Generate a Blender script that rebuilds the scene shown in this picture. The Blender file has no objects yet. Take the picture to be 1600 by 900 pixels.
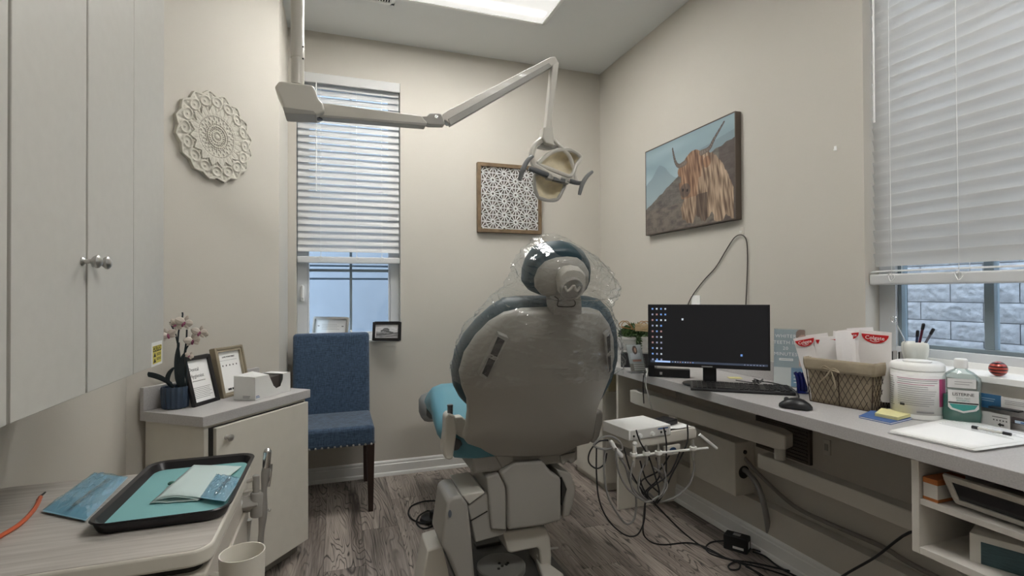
import bpy, bmesh, math, random
from mathutils import Matrix, Vector, noise
random.seed(7)
PI = math.pi
C = bpy.context.scene.collection
S = bpy.context.scene

# ---------------------------------------------------------------- camera
F_PX, YAW, PITCH, ROLL, EYE = 800.0, .33237, .00919, -.00455, 1.2
cy, sy, cp, sp, cr, sr = math.cos(YAW), math.sin(YAW), math.cos(PITCH), math.sin(PITCH), math.cos(ROLL), math.sin(ROLL)
FWD = Vector((sy*cp, cy*cp, sp)); _r = Vector((cy, -sy, 0)); _u = _r.cross(FWD)
RGT = cr*_r + sr*_u; UPV = -sr*_r + cr*_u
cam_d = bpy.data.cameras.new('camera'); cam = bpy.data.objects.new('camera', cam_d); C.objects.link(cam)
cam_d.sensor_width = 36; cam_d.lens = 36*F_PX/1600; cam_d.clip_start = .02
cam.matrix_world = Matrix((( RGT.x, UPV.x, -FWD.x, 0), (RGT.y, UPV.y, -FWD.y, 0), (RGT.z, UPV.z, -FWD.z, EYE), (0,0,0,1)))
S.camera = cam

# ---------------------------------------------------------------- world, light, exposure
S.view_settings.view_transform = 'Standard'; S.view_settings.look = 'None'
S.view_settings.gamma = 1; S.view_settings.use_curve_mapping = False
S.view_settings.exposure = 0.62
W = bpy.data.worlds.new('overcast_sky'); S.world = W; W.use_nodes = True
W.node_tree.nodes['Background'].inputs[0].default_value = (.80, .89, 1, 1)
W.node_tree.nodes['Background'].inputs[1].default_value = 3.6
LAMP_E = 8.8          # strength of the ceiling light lenses

# ---------------------------------------------------------------- measuring: where a sight line of the photo meets a real plane
def ray(px, py): return FWD + RGT*((px-800)/F_PX) - UPV*((py-450)/F_PX)
O = Vector((0, 0, EYE))
def AX(px, py, x): r = ray(px, py); return O + r*(x/r.x)
def AY(px, py, y): r = ray(px, py); return O + r*(y/r.y)
def AZ(px, py, z): r = ray(px, py); return O + r*((z-EYE)/r.z)
def AP(px, py, p, n): r = ray(px, py); return O + r*((Vector(p)-O).dot(n)/r.dot(n))
def F(o, deg=0, tilt=0):            # frame: local x to the right, y away, z up; tilt leans it back
    return Matrix.Translation(Vector(o)) @ Matrix.Rotation(math.radians(deg), 4, 'Z') @ Matrix.Rotation(math.radians(-tilt), 4, 'X')
I4 = Matrix.Identity(4)

# ---------------------------------------------------------------- materials
MT = {}
def mat(name, col, rough=.5, metal=0, spec=.5, bump=0, bscale=60, var=0, vscale=8, trans=0, ior=1.45, emit=None, es=0, coat=0, alpha=1, vstretch=(1,1,1), sheen=0):
    if name in MT: return MT[name]
    m = bpy.data.materials.new(name); m.use_nodes = True; nt = m.node_tree; b = nt.nodes['Principled BSDF']
    b.inputs['Base Color'].default_value = (*col, 1); b.inputs['Roughness'].default_value = rough
    b.inputs['Metallic'].default_value = metal; b.inputs['Specular IOR Level'].default_value = spec
    b.inputs['Transmission Weight'].default_value = trans; b.inputs['IOR'].default_value = ior
    b.inputs['Coat Weight'].default_value = coat; b.inputs['Alpha'].default_value = alpha; b.inputs['Sheen Weight'].default_value = sheen
    if emit: b.inputs['Emission Color'].default_value = (*emit, 1); b.inputs['Emission Strength'].default_value = es
    if bump or var:
        tc = nt.nodes.new('ShaderNodeTexCoord'); mp = nt.nodes.new('ShaderNodeMapping'); nt.links.new(tc.outputs['Object'], mp.inputs[0])
        mp.inputs['Scale'].default_value = vstretch
    if bump:
        n = nt.nodes.new('ShaderNodeTexNoise'); n.inputs['Scale'].default_value = bscale; n.inputs['Detail'].default_value = 4
        nt.links.new(mp.outputs[0], n.inputs['Vector'])
        k = nt.nodes.new('ShaderNodeBump'); k.inputs['Strength'].default_value = bump; k.inputs['Distance'].default_value = .003
        nt.links.new(n.outputs['Fac'], k.inputs['Height']); nt.links.new(k.outputs[0], b.inputs['Normal'])
    if var:
        n = nt.nodes.new('ShaderNodeTexNoise'); n.inputs['Scale'].default_value = vscale; n.inputs['Detail'].default_value = 5
        nt.links.new(mp.outputs[0], n.inputs['Vector'])
        r = nt.nodes.new('ShaderNodeMapRange'); r.inputs[1].default_value = .3; r.inputs[2].default_value = .7
        r.inputs[3].default_value = 1-var; r.inputs[4].default_value = 1+var
        nt.links.new(n.outputs['Fac'], r.inputs[0])
        v = nt.nodes.new('ShaderNodeVectorMath'); v.operation = 'SCALE'; v.inputs[0].default_value = col
        nt.links.new(r.outputs[0], v.inputs['Scale']); nt.links.new(v.outputs[0], b.inputs['Base Color'])
    MT[name] = m; return m
def nodes(m): return m.node_tree.nodes, m.node_tree.links
WALL = mat('wall_paint', (.555, .525, .47), .75, bump=.12, bscale=220, var=.015, vscale=2)
CEIL = mat('ceiling_paint', (.72, .73, .72), .9, bump=.1, bscale=150)
TRIMW = mat('trim_paint', (.80, .80, .78), .4)
LAM = mat('grey_laminate', (.47, .455, .45), .38, var=.10, vscale=240)
CABG = mat('cabinet_laminate', (.56, .545, .505), .42, var=.02, vscale=40)
CREAM = mat('cream_laminate', (.66, .63, .56), .45, var=.02, vscale=20)
DARK = mat('dark_gap', (.03, .028, .025), .8)
CHROME = mat('chrome', (.75, .75, .75), .18, metal=1)
NICKEL = mat('brushed_nickel', (.55, .54, .52), .32, metal=1)
BLACK = mat('black_plastic', (.012, .012, .014), .38)
BLACKM = mat('matte_black_rubber', (.015, .015, .016), .7)
WHITEP = mat('white_plastic', (.86, .86, .84), .35)
EQUIP = mat('equipment_enamel', (.60, .575, .52), .3, coat=.15)
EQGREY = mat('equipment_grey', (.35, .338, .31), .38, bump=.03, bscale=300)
SHELL = mat('chair_shell_plastic', (.37, .355, .32), .42, bump=.04, bscale=350)
DGREY = mat('dark_grey_plastic', (.10, .105, .11), .4)
HOSE = mat('hose_grey', (.25, .245, .235), .45)
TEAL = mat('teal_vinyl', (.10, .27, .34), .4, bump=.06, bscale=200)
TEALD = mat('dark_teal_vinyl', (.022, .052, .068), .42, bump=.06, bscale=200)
PAPER = mat('white_paper', (.90, .90, .89), .7)
INK = mat('black_ink', (.02, .02, .02), .6)
INKG = mat('grey_ink', (.25, .25, .25), .6)
GLASS = mat('clear_acrylic', (1, 1, 1), .03, trans=1, ior=1.3)
BLIND = mat('blind_vinyl', (.80, .80, .79), .45)
_n = BLIND.node_tree; _t = _n.nodes.new('ShaderNodeBsdfTranslucent'); _t.inputs[0].default_value = (.8, .8, .8, 1); _x = _n.nodes.new('ShaderNodeMixShader'); _x.inputs[0].default_value = .35
_n.links.new(_n.nodes['Principled BSDF'].outputs[0], _x.inputs[1]); _n.links.new(_t.outputs[0], _x.inputs[2]); _n.links.new(_x.outputs[0], _n.nodes['Material Output'].inputs[0])

def floor_mat():
    m = mat('plank_vinyl', (.2, .17, .15), .42); n, l = nodes(m); b = n['Principled BSDF']
    tc = n.new('ShaderNodeTexCoord'); oi = n.new('ShaderNodeObjectInfo')
    add = n.new('ShaderNodeVectorMath'); add.operation = 'MULTIPLY_ADD'
    add.inputs[1].default_value = (37, 23, 11); l.new(oi.outputs['Random'], add.inputs[0]); l.new(tc.outputs['Object'], add.inputs[2])
    def tex(sc, scale, det=2, dist=0):
        mp = n.new('ShaderNodeMapping'); mp.inputs['Scale'].default_value = sc; l.new(add.outputs[0], mp.inputs[0])
        t = n.new('ShaderNodeTexNoise'); t.inputs['Scale'].default_value = scale; t.inputs['Detail'].default_value = det; t.inputs['Distortion'].default_value = dist
        l.new(mp.outputs[0], t.inputs['Vector']); return t.outputs['Fac']
    def math_(op, a, bb=None, c=None):
        q = n.new('ShaderNodeMath'); q.operation = op
        for i, v in enumerate((a, bb, c)):
            if v is None: continue
            if isinstance(v, (int, float)): q.inputs[i].default_value = v
            else: l.new(v, q.inputs[i])
        return q.outputs[0]
    def rng(a, x0, x1, y0, y1):
        q = n.new('ShaderNodeMapRange'); l.new(a, q.inputs[0])
        for i, v in enumerate((x0, x1, y0, y1)): q.inputs[i+1].default_value = v
        return q.outputs[0]
    big = tex((7.5, 1.05, 1), 1.0, 2.5, .6)
    rings = math_('PINGPONG', math_('MULTIPLY', big, 24), .5)
    crack = rng(rings, .0, .17, 1, 0)
    gate = rng(tex((3, .9, 1), 2.0, 2), .36, .52, .25, 1)
    crack = math_('MULTIPLY', crack, gate)
    fine = tex((120, 4, 1), 1.0, 3)
    tone = tex((5, .7, 1), 1.5, 3)
    mix = math_('MULTIPLY_ADD', fine, .45, math_('MULTIPLY', tone, .8))
    cr_ = n.new('ShaderNodeValToRGB'); l.new(mix, cr_.inputs[0]); e = cr_.color_ramp.elements
    e[0].position = .42; e[0].color = (.065, .050, .042, 1); e[1].position = .80; e[1].color = (.44, .38, .335, 1)
    mx = n.new('ShaderNodeMix'); mx.data_type = 'RGBA'; l.new(math_('MULTIPLY', crack, .95), mx.inputs[0]); l.new(cr_.outputs[0], mx.inputs[6])
    mx.inputs[7].default_value = (.018, .014, .012, 1)
    br = n.new('ShaderNodeMix'); br.data_type = 'RGBA'; br.blend_type = 'MULTIPLY'; br.inputs[0].default_value = 1
    l.new(mx.outputs[2], br.inputs[6]); cc = n.new('ShaderNodeCombineColor')
    rb = rng(oi.outputs['Random'], 0, 1, .82, 1.15)
    for i in range(3): l.new(rb, cc.inputs[i])
    l.new(cc.outputs[0], br.inputs[7]); l.new(br.outputs[2], b.inputs['Base Color'])
    k = n.new('ShaderNodeBump'); k.inputs['Strength'].default_value = .35; k.inputs['Distance'].default_value = .002
    l.new(math_('SUBTRACT', fine, crack), k.inputs['Height']); l.new(k.outputs[0], b.inputs['Normal'])
    return m
FLOOR = floor_mat()

def wood_lam():
    m = mat('pale_wood_laminate', (.5, .46, .41), .4); n, l = nodes(m); b = n['Principled BSDF']
    tc = n.new('ShaderNodeTexCoord'); mp = n.new('ShaderNodeMapping'); mp.inputs['Scale'].default_value = (3, 60, 3); l.new(tc.outputs['Object'], mp.inputs[0])
    t = n.new('ShaderNodeTexNoise'); t.inputs['Scale'].default_value = 1.6; t.inputs['Detail'].default_value = 6; t.inputs['Distortion'].default_value = .3; l.new(mp.outputs[0], t.inputs['Vector'])
    r = n.new('ShaderNodeValToRGB'); l.new(t.outputs['Fac'], r.inputs[0]); e = r.color_ramp.elements
    e[0].position = .32; e[0].color = (.42, .385, .35, 1); e[1].position = .68; e[1].color = (.57, .535, .495, 1); l.new(r.outputs[0], b.inputs['Base Color'])
    return m
WOODL = wood_lam()

def fabric():
    m = mat('blue_linen', (.05, .1, .19), .9, sheen=.3); n, l = nodes(m); b = n['Principled BSDF']
    tc = n.new('ShaderNodeTexCoord'); outs = []
    for sc in ((40, 40, 420), (420, 40, 40)):
        mp = n.new('ShaderNodeMapping'); mp.inputs['Scale'].default_value = sc; l.new(tc.outputs['Object'], mp.inputs[0])
        t = n.new('ShaderNodeTexNoise'); t.inputs['Scale'].default_value = 1; t.inputs['Detail'].default_value = 2; l.new(mp.outputs[0], t.inputs['Vector']); outs.append(t.outputs['Fac'])
    a = n.new('ShaderNodeMath'); l.new(outs[0], a.inputs[0]); l.new(outs[1], a.inputs[1])
    r = n.new('ShaderNodeValToRGB'); 
    h = n.new('ShaderNodeMath'); h.operation = 'MULTIPLY'; h.inputs[1].default_value = .5; l.new(a.outputs[0], h.inputs[0]); l.new(h.outputs[0], r.inputs[0]); e = r.color_ramp.elements
    e[0].position = .38; e[0].color = (.016, .034, .066, 1); e[1].position = .62; e[1].color = (.062, .108, .180, 1); l.new(r.outputs[0], b.inputs['Base Color'])
    k = n.new('ShaderNodeBump'); k.inputs['Strength'].default_value = .3; k.inputs['Distance'].default_value = .001; l.new(a.outputs[0], k.inputs['Height']); l.new(k.outputs[0], b.inputs['Normal'])
    return m
FABRIC = fabric()

def film(name, tint, amount, rough=.08, white=.0, base=.04):       # thin clear plastic film: mostly clear, glints where it bends
    m = bpy.data.materials.new(name); m.use_nodes = True; nt = m.node_tree; nt.nodes.clear(); MT[name] = m
    o = nt.nodes.new('ShaderNodeOutputMaterial'); t = nt.nodes.new('ShaderNodeBsdfTransparent'); t.inputs[0].default_value = (*tint, 1)
    g = nt.nodes.new('ShaderNodeBsdfGlossy'); g.inputs['Roughness'].default_value = rough
    d = nt.nodes.new('ShaderNodeBsdfDiffuse'); d.inputs[0].default_value = (.8, .82, .83, 1)
    lw = nt.nodes.new('ShaderNodeLayerWeight'); lw.inputs[0].default_value = amount; mr = nt.nodes.new('ShaderNodeMapRange'); mr.inputs[3].default_value = base; mr.inputs[4].default_value = .6; nt.links.new(lw.outputs['Fresnel'], mr.inputs[0])
    mx = nt.nodes.new('ShaderNodeMixShader'); mx2 = nt.nodes.new('ShaderNodeMixShader'); mx2.inputs[0].default_value = white
    nt.links.new(mr.outputs[0], mx.inputs[0]); nt.links.new(t.outputs[0], mx.inputs[1]); nt.links.new(g.outputs[0], mx.inputs[2])
    nt.links.new(mx.outputs[0], mx2.inputs[1]); nt.links.new(d.outputs[0], mx2.inputs[2]); nt.links.new(mx2.outputs[0], o.inputs[0])
    return m
FILM = film('clear_film', (.97, .98, .98), .10, .12, .02, .04)
BAGF = film('bag_film', (.97, .98, .98), .05, .09, .015, .12)
FILMB = film('blue_pouch_film', (.55, .80, .90), .25, .07, .05, .22)
PANE = film('window_glass', (.95, .98, 1), .08, .02, 0)

# ---------------------------------------------------------------- mesh builder
LOC = {}
class B:
    def __init__(s, T=I4): s.bm = bmesh.new(); s.T = T
    def v(s, p): return s.bm.verts.new(s.T @ Vector(p))
    def face(s, vs):
        try: return s.bm.faces.new(vs)
        except ValueError: return None
    def box(s, x0, x1, y0, y1, z0, z1, T=None):
        T = T or I4
        vs = [s.v(T @ Vector((x, y, z))) for z in (z0, z1) for x, y in ((x0,y0),(x1,y0),(x1,y1),(x0,y1))]
        for f in ((3,2,1,0),(4,5,6,7),(0,1,5,4),(1,2,6,5),(2,3,7,6),(3,0,4,7)): s.face([vs[i] for i in f])
        return s
    def ext(s, pts, vec):            # polygon pushed along a vector: a slab with thickness
        vec = Vector(vec); a = [s.v(p) for p in pts]; b = [s.v(Vector(p)+vec) for p in pts]; n = len(a)
        s.face(a[::-1]); s.face(b)
        for i in range(n): s.face([a[i], a[(i+1) % n], b[(i+1) % n], b[i]])
        return s
    def poly(s, pts, y0, y1): return s.ext([(x, y0, z) for x, z in pts], (0, y1-y0, 0))
    def polyz(s, pts, z0, z1): return s.ext([(x, y, z0) for x, y in pts], (0, 0, z1-z0))
    def rings(s, rs, closed=True, cap=True, capend=True):
        V = [[s.v(p) for p in r] for r in rs]; n = len(V[0])
        for a, b in zip(V, V[1:]):
            for i in range(n if closed else n-1): s.face([a[i], a[(i+1) % n], b[(i+1) % n], b[i]])
        if cap and closed: s.face(V[0][::-1])
        if capend and closed: s.face(V[-1])
        return V
    def lathe(s, prof, c=(0,0,0), seg=24, sx=1, sy=1, T=None, cap=True):
        T = T or I4; c = Vector(c)
        s.rings([[T @ (c+Vector((r*math.cos(2*PI*i/seg)*sx, r*math.sin(2*PI*i/seg)*sy, z))) for i in range(seg)] for r, z in prof], cap=cap, capend=cap); return s
    def cyl(s, p0, p1, r0, r1=None, seg=16): return s.tube([p0, p1], r0, seg, r1=r1, raw=True)
    def tube(s, pts, r, seg=8, r1=None, raw=False, closed=False, sub=5):
        P = [Vector(p) for p in pts]
        if not raw: P = smooth(P, sub, closed)
        n = len(P); rs = []; up = Vector((0, 0, 1)); prev = None
        for i, p in enumerate(P):
            if closed: t = P[(i+1) % n]-P[i-1]
            else: t = P[min(i+1, n-1)]-P[max(i-1, 0)]
            if t.length < 1e-9: t = Vector((0, 0, 1))
            t.normalize()
            if prev is None: a = t.cross(up if abs(t.z) < .9 else Vector((1, 0, 0)))
            else: a = prev - t*prev.dot(t)
            if a.length < 1e-6: a = t.orthogonal()
            a.normalize(); prev = a; b = t.cross(a)
            rr = r(i/(n-1)) if callable(r) else (r if r1 is None else r+(r1-r)*i/(n-1))
            rs.append([p+(a*math.cos(2*PI*k/seg)+b*math.sin(2*PI*k/seg))*rr for k in range(seg)])
        if closed: rs.append(rs[0]); s.rings(rs, cap=False, capend=False)
        else: s.rings(rs)
        return s
    def ball(s, c, r, seg=12, sc=(1,1,1)):
        c = Vector(c); n = seg//2
        s.rings([[c+Vector((r*math.sin(PI*j/n)*math.cos(2*PI*i/seg)*sc[0], r*math.sin(PI*j/n)*math.sin(2*PI*i/seg)*sc[1], r*math.cos(PI*j/n)*sc[2])) for i in range(seg)] for j in [.02]+list(range(1, n))+[n-.02]]); return s
    def pillow(s, pts, yf, yb, k=5, inset=.12, dome=0):     # rounded slab from an outline in local xz, yf front (near), yb back
        cx = sum(p[0] for p in pts)/len(pts); cz = sum(p[1] for p in pts)/len(pts); rs = []; m = (yf+yb)/2; h = abs(yb-yf)/2
        def ring(sc, y): return [(cx+(x-cx)*sc, y, cz+(z-cz)*sc) for x, z in pts]
        rs.append(ring(.02, yf-dome))
        for q in (.35, .65): rs.append(ring((1-inset)*q, yf-dome*(1-q*q)))
        for j in range(k+1):
            a = PI*j/k; rs.append(ring(1-inset+inset*math.sin(a), m-h*math.cos(a)*(1 if yb > yf else -1)))
        rs.append(ring(.02, yb)); s.rings(rs); return s
    def grid(s, fn, nu, nv):
        V = [[s.v(fn(i/nu, j/nv)) for i in range(nu+1)] for j in range(nv+1)]
        for j in range(nv):
            for i in range(nu): s.face([V[j][i], V[j][i+1], V[j+1][i+1], V[j+1][i]])
        return s
    def build(s, name, m, parent=None, bevel=0, seg=2, sm=35, sub=0, solid=0, ang=30, kind=None, label=None):
        me = bpy.data.meshes.new(name); bmesh.ops.remove_doubles(s.bm, verts=s.bm.verts, dist=1e-6)
        bmesh.ops.recalc_face_normals(s.bm, faces=s.bm.faces)
        o = bpy.data.objects.new(name, me); C.objects.link(o)
        if parent: base = LOC[parent]
        else:
            xs = [v.co for v in s.bm.verts]; base = Vector((sum(v.x for v in xs)/len(xs), sum(v.y for v in xs)/len(xs), min(v.z for v in xs)))
        for v in s.bm.verts: v.co -= base
        s.bm.to_mesh(me); s.bm.free(); me.materials.append(m)
        if parent: o.parent = parent
        else: o.location = base
        LOC[o] = base
        if sm: me.polygons.foreach_set('use_smooth', [True]*len(me.polygons)); me.set_sharp_from_angle(angle=math.radians(sm))
        if solid: d = o.modifiers.new('solid', 'SOLIDIFY'); d.thickness = solid; d.offset = 0
        if bevel: d = o.modifiers.new('bevel', 'BEVEL'); d.width = bevel; d.segments = seg; d.limit_method = 'ANGLE'; d.angle_limit = math.radians(ang); d.harden_normals = False
        if sub: d = o.modifiers.new('sub', 'SUBSURF'); d.levels = d.render_levels = sub
        if kind: o['kind'] = kind
        if label: o['label'] = label
        return o
def smooth(P, sub=5, closed=False):
    out = []; n = len(P)
    for i in range(n if closed else n-1):
        if closed: a, b, c, d = P[i-1], P[i], P[(i+1) % n], P[(i+2) % n]
        else: a, b, c, d = P[max(i-1, 0)], P[i], P[i+1], P[min(i+2, n-1)]
        for j in range(sub):
            t = j/sub; out.append(.5*((2*b)+(c-a)*t+(2*a-5*b+4*c-d)*t*t+(3*b-a-3*c+d)*t**3))
    if not closed: out.append(P[-1])
    return out
def thing(name, label, cat, loc, group=None):
    o = bpy.data.objects.new(name, None); C.objects.link(o); o.location = Vector(loc); LOC[o] = Vector(loc); o.empty_display_size = .05
    return tag(o, label, cat, group)
def tag(o, label, cat, group=None):
    o['label'] = label; o['category'] = cat
    if group: o['group'] = group
    return o
def struct(o): o['kind'] = 'structure'; return o
def group_empty(name, loc):
    o = bpy.data.objects.new(name, None); C.objects.link(o); o.location = Vector(loc); LOC[o] = Vector(loc); o['kind'] = 'structure'; return o
def text(s, T, size, m, parent, name='lettering', align='CENTER', depth=.0004, spacing=1, label=None):
    cu = bpy.data.curves.new('t', 'FONT'); cu.body = s; cu.size = size; cu.align_x = align; cu.align_y = 'CENTER'; cu.extrude = depth; cu.resolution_u = 2; cu.space_character = spacing
    t = bpy.data.objects.new('t', cu); C.objects.link(t); bpy.context.view_layer.update()
    me = bpy.data.meshes.new_from_object(t.evaluated_get(bpy.context.evaluated_depsgraph_get()))
    bpy.data.objects.remove(t); bpy.data.curves.remove(cu)
    Q = Matrix.Translation(-LOC[parent]) @ T @ Matrix.Rotation(PI/2, 4, 'X')
    me.transform(Q); me.name = name; me.materials.clear(); me.materials.append(m)
    o = bpy.data.objects.new(name, me); C.objects.link(o); o.parent = parent; LOC[o] = LOC[parent]
    if label: o['label'] = label
    return o
def lines(T, x0, x1, z0, z1, n, parent, m=None, th=.0012, name='fine_print', y=-.0004):     # rows of print too small to read
    b = B(T); rnd = random.Random(int(x0*1e4)+n)
    for i in range(n):
        z = z1-(z1-z0)*(i+.5)/n; b.box(x0, x1-(x1-x0)*rnd.random()*.25, y-.0002, y+.0002, z-th/2, z+th/2)
    return b.build(name, m or INKG, parent, sm=0)
def painted(name, T, w, h, nx, ny, fn, parent=None, rough=.5):         # a flat print: colours by a function of (u, v)
    me = bpy.data.meshes.new(name); vs = []; fs = []; cols = []; base = LOC[parent] if parent else T.translation.copy()
    for j in range(ny+1):
        for i in range(nx+1):
            u, v = i/nx, j/ny; vs.append(T @ Vector(((u-.5)*w, 0, v*h)) - base); cols += [*fn(u, v), 1]
    for j in range(ny):
        for i in range(nx): a = j*(nx+1)+i; fs.append((a, a+1, a+nx+2, a+nx+1))
    me.from_pydata(vs, [], fs); at = me.color_attributes.new('print', 'FLOAT_COLOR', 'POINT'); at.data.foreach_set('color', cols)
    if 'printed' not in MT:
        m = mat('printed', (1, 1, 1), rough); n, l = nodes(m); a = n.new('ShaderNodeAttribute'); a.attribute_name = 'print'; l.new(a.outputs['Color'], n['Principled BSDF'].inputs['Base Color'])
    me.materials.append(MT['printed']); o = bpy.data.objects.new(name, me); C.objects.link(o); LOC[o] = base
    if parent: o.parent = parent
    else: o.location = base
    return o
def copy_tree(o, parent=None):
    c = o.copy(); C.objects.link(c); c.parent = parent; LOC[c] = LOC.get(o)
    for ch in list(o.children): copy_tree(ch, c)
    return c

# ================================================================ the room
XL, XR, YB, YF, ZC = -.753, 1.917, 3.475, -1.3, 2.87
DG = Vector((.6117, .7911, 0)); DN = Vector((.7911, -.6117, 0)); D0 = Vector((XL, 2.325, 0)); D1 = Vector((-.279, 2.938, 0))
DDEG = math.degrees(math.atan2(.7911, .6117))
fl = group_empty('floor', (.6, 1.1, 0))
B().box(XL-.1, XR+.1, YF-.1, YB+.1, -.06, -.006).build('underlay', DARK, fl, sm=0)
pw, pl = .178, 1.22
for i in range(-4, 12):
    off = ((i*5) % 7)/7*pl; x0 = max(i*pw-.05, XL); x1 = min(i*pw-.05+pw, XR)
    if x1-x0 < .01: continue
    y = -1.3-off
    while y < YB:
        a, b_ = max(y, YF), min(y+pl, YB)
        if b_-a > .02:
            p = B().box(x0+.0006, x1-.0006, a+.0006, b_-.0006, -.006, 0).build('plank', FLOOR, fl, bevel=.0008, seg=1, sm=0)
            p.location = (0, 0, 0)
        y += pl
struct(B().box(XL-.2, XR+.2, YF-.2, YB+.2, ZC, ZC+.08).build('ceiling', CEIL, sm=0))
struct(B().box(XL-.1, XL, YF, 2.325, 0, ZC).build('wall_left', WALL, sm=0))
# diagonal wall, then the short return to the back wall
struct(B().ext([D0, D1, D1-DN*.1, D0-DN*.1], (0, 0, ZC)).build('wall_diagonal', WALL, sm=0))
struct(B().box(-.379, -.279, 2.938, YB, 0, ZC).build('wall_return', WALL, bevel=.006, sm=40))
struct(B().box(XL-.1, XR+.1, YF-.1, YF, 0, ZC).build('wall_rear', WALL, sm=0))
# back wall with the window opening
WX0, WX1, WZ0, WZ1 = -.231, .413, .882, 2.604
bw = B()
bw.box(-.38, WX0, YB, YB+.14, 0, ZC).box(WX1, XR+.14, YB, YB+.14, 0, ZC).box(WX0, WX1, YB, YB+.14, 0, WZ0).box(WX0, WX1, YB, YB+.14, WZ1, ZC)
struct(bw.build('wall_back', WALL, sm=0))
RY0, RY1, RZ0, RZ1 = -.1, 1.411, .928, 2.60
rw = B()
rw.box(XR, XR+.16, RY1, YB, 0, ZC).box(XR, XR+.16, YF, RY0, 0, ZC).box(XR, XR+.16, RY0, RY1, 0, RZ0).box(XR, XR+.16, RY0, RY1, RZ1, ZC)
struct(rw.build('wall_right', WALL, sm=0))
struct(B().box(1.858, XR, YF, YB, 0, .222).build('wall_right_lower_chase', WALL, bevel=.002, sm=0))
def baseboard(name, T, L):
    prof = [(0, 0), (-.022, 0), (-.022, .008), (-.018, .02), (-.0125, .024), (-.0125, .072), (-.009, .076), (-.009, .088), (-.004, .096), (0, .098)]
    return struct(B(T).ext([(0, y, z) for y, z in prof], (L, 0, 0)).build(name, TRIMW, sm=30))
baseboard('baseboard_back', F((-.279, YB, 0)), 2.14)
baseboard('baseboard_right', F((1.858, 3.45, 0), -90), 4.75)
baseboard('baseboard_diagonal', F(D0, DDEG), .77)
baseboard('baseboard_left', F((XL, -1.3, 0), 90), 3.6)

# back window
w1 = group_empty('window_1', (.09, YB+.09, WZ0))
def rectframe(b, x0, x1, z0, z1, t, y0, y1, tb=None):
    tb = tb or t
    b.box(x0, x0+t, y0, y1, z0, z1).box(x1-t, x1, y0, y1, z0, z1).box(x0+t, x1-t, y0, y1, z0, z0+tb).box(x0+t, x1-t, y0, y1, z1-t, z1); return b
WINW = mat('window_vinyl', (.62, .64, .66), .35)
SASH = mat('window_sash_grey', (.20, .25, .28), .4)
yw = YB+.07
rectframe(B(), WX0, WX1, WZ0, WZ1, .06, yw, yw+.06, .05).build('window_frame', WINW, w1, bevel=.003)
rectframe(B(), WX0+.06, WX1-.06, WZ0+.05, WZ1-.06, .012, yw+.01, yw+.04).build('sash', WINW, w1, bevel=.002)
b = B().box(.090, .106, yw+.015, yw+.04, WZ0+.05, WZ1-.06); b.build('mullion', SASH, w1, bevel=.001)
for z in (1.352, 1.79, 2.2): B().box(WX0+.06, WX1-.06, yw+.016, yw+.039, z-.009, z+.009).build('muntin', SASH, w1, bevel=.001)
B().box(WX0+.065, WX1-.065, yw+.026, yw+.03, WZ0+.055, WZ1-.065).build('pane', PANE, w1, sm=0)
B().box(WX0, WX1, YB-.004, yw, WZ0-.0, WZ0+.012).build('sill', TRIMW, w1, bevel=.002)
lk = B(F((-.199, yw, 1.20))); lk.box(-.010, .010, -.012, .0, -.05, .05).box(-.006, .006, -.03, -.012, -.03, .055)
lk.build('window_latch', WHITEP, w1, bevel=.004)
b = B(F((.13, yw-.02, .90))); b.tube([(0, 0, .0), (-.02, -.01, .02), (-.035, -.015, .06)], .006); b.lathe([(.02, 0), (.02, .012), (.01, .018)]); b.build('crank_handle', WHITEP, w1)
# right window
w2 = group_empty('window_2', (1.99, .65, RZ0))
TW = F((1.99, RY1, 0), -90)          # local x runs towards the camera, y outwards
Lw = RY1-RY0
rectframe(B(TW), 0, Lw, RZ0+.02, RZ1, .062, 0, .06, .045).build('window_frame', WINW, w2, bevel=.003)
rectframe(B(TW), .062, Lw-.062, RZ0+.065, RZ1-.062, .014, .012, .045).build('sash', SASH, w2, bevel=.002)
for x in (.345, .66, .975, 1.29): B(TW).box(x-.014, x+.014, .015, .045, RZ0+.079, RZ1-.076).build('mullion', SASH, w2, bevel=.002)
for z in (1.35, 1.77, 2.19): B(TW).box(.076, Lw-.076, .016, .043, z-.009, z+.009).build('muntin', SASH, w2, bevel=.001)
B(TW).box(.065, Lw-.065, .03, .034, RZ0+.07, RZ1-.066).build('pane', PANE, w2, sm=0)
B(TW).ext([(0, -.095, RZ0-.012), (0, -.095, RZ0+.008), (0, -.01, RZ0+.014), (0, -.004, RZ0+.034), (0, 0, RZ0+.036), (0, 0, RZ0-.0), (0, -.075, RZ0-.0), (0, -.075, RZ0-.012)], (Lw, 0, 0)).build('sill', TRIMW, w2, bevel=.002)

# outside: block wall beyond the right window, sided wall beyond the back window
blk = mat('split_face_block', (.43, .455, .50), .9, bump=1.0, bscale=60, var=.14, vscale=30)
MORT = mat('mortar', (.33, .35, .39), .95)
bwt = thing('neighbouring_block_wall', 'pale split-face block wall outside the right window, behind the pen cup', 'wall', (3.4, 1.4, -.3))
B().box(3.22, 3.5, -1.2, 3.6, -.3, 3.0).build('mortar_bed', MORT, bwt, sm=0)
bh, bl = .103, .304; r_ = random.Random(3)
for k in range(30):
    z = -.1+k*bh; 
    for j in range(-4, 12):
        y = j*bl+(bl/2 if k % 2 else 0)+.06
        if k in range(8, 17) and -.2 < y < 3.2:
            q = B(); n_ = 26; mm = 10
            def fn(u, v, y=y, z=z):
                e = min(1, 8*min(u, 1-u))*min(1, 5*min(v, 1-v)); p = Vector((y+u*bl, z+v*bh, 0))
                return (3.212-e*(.004+.012*abs(noise.noise(p*20))+.008*noise.noise(p*55)), y+.002+u*(bl-.004), z+.002+v*(bh-.004))
            q.grid(fn, n_, mm); q.build('block', blk, bwt, sm=180)
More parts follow.
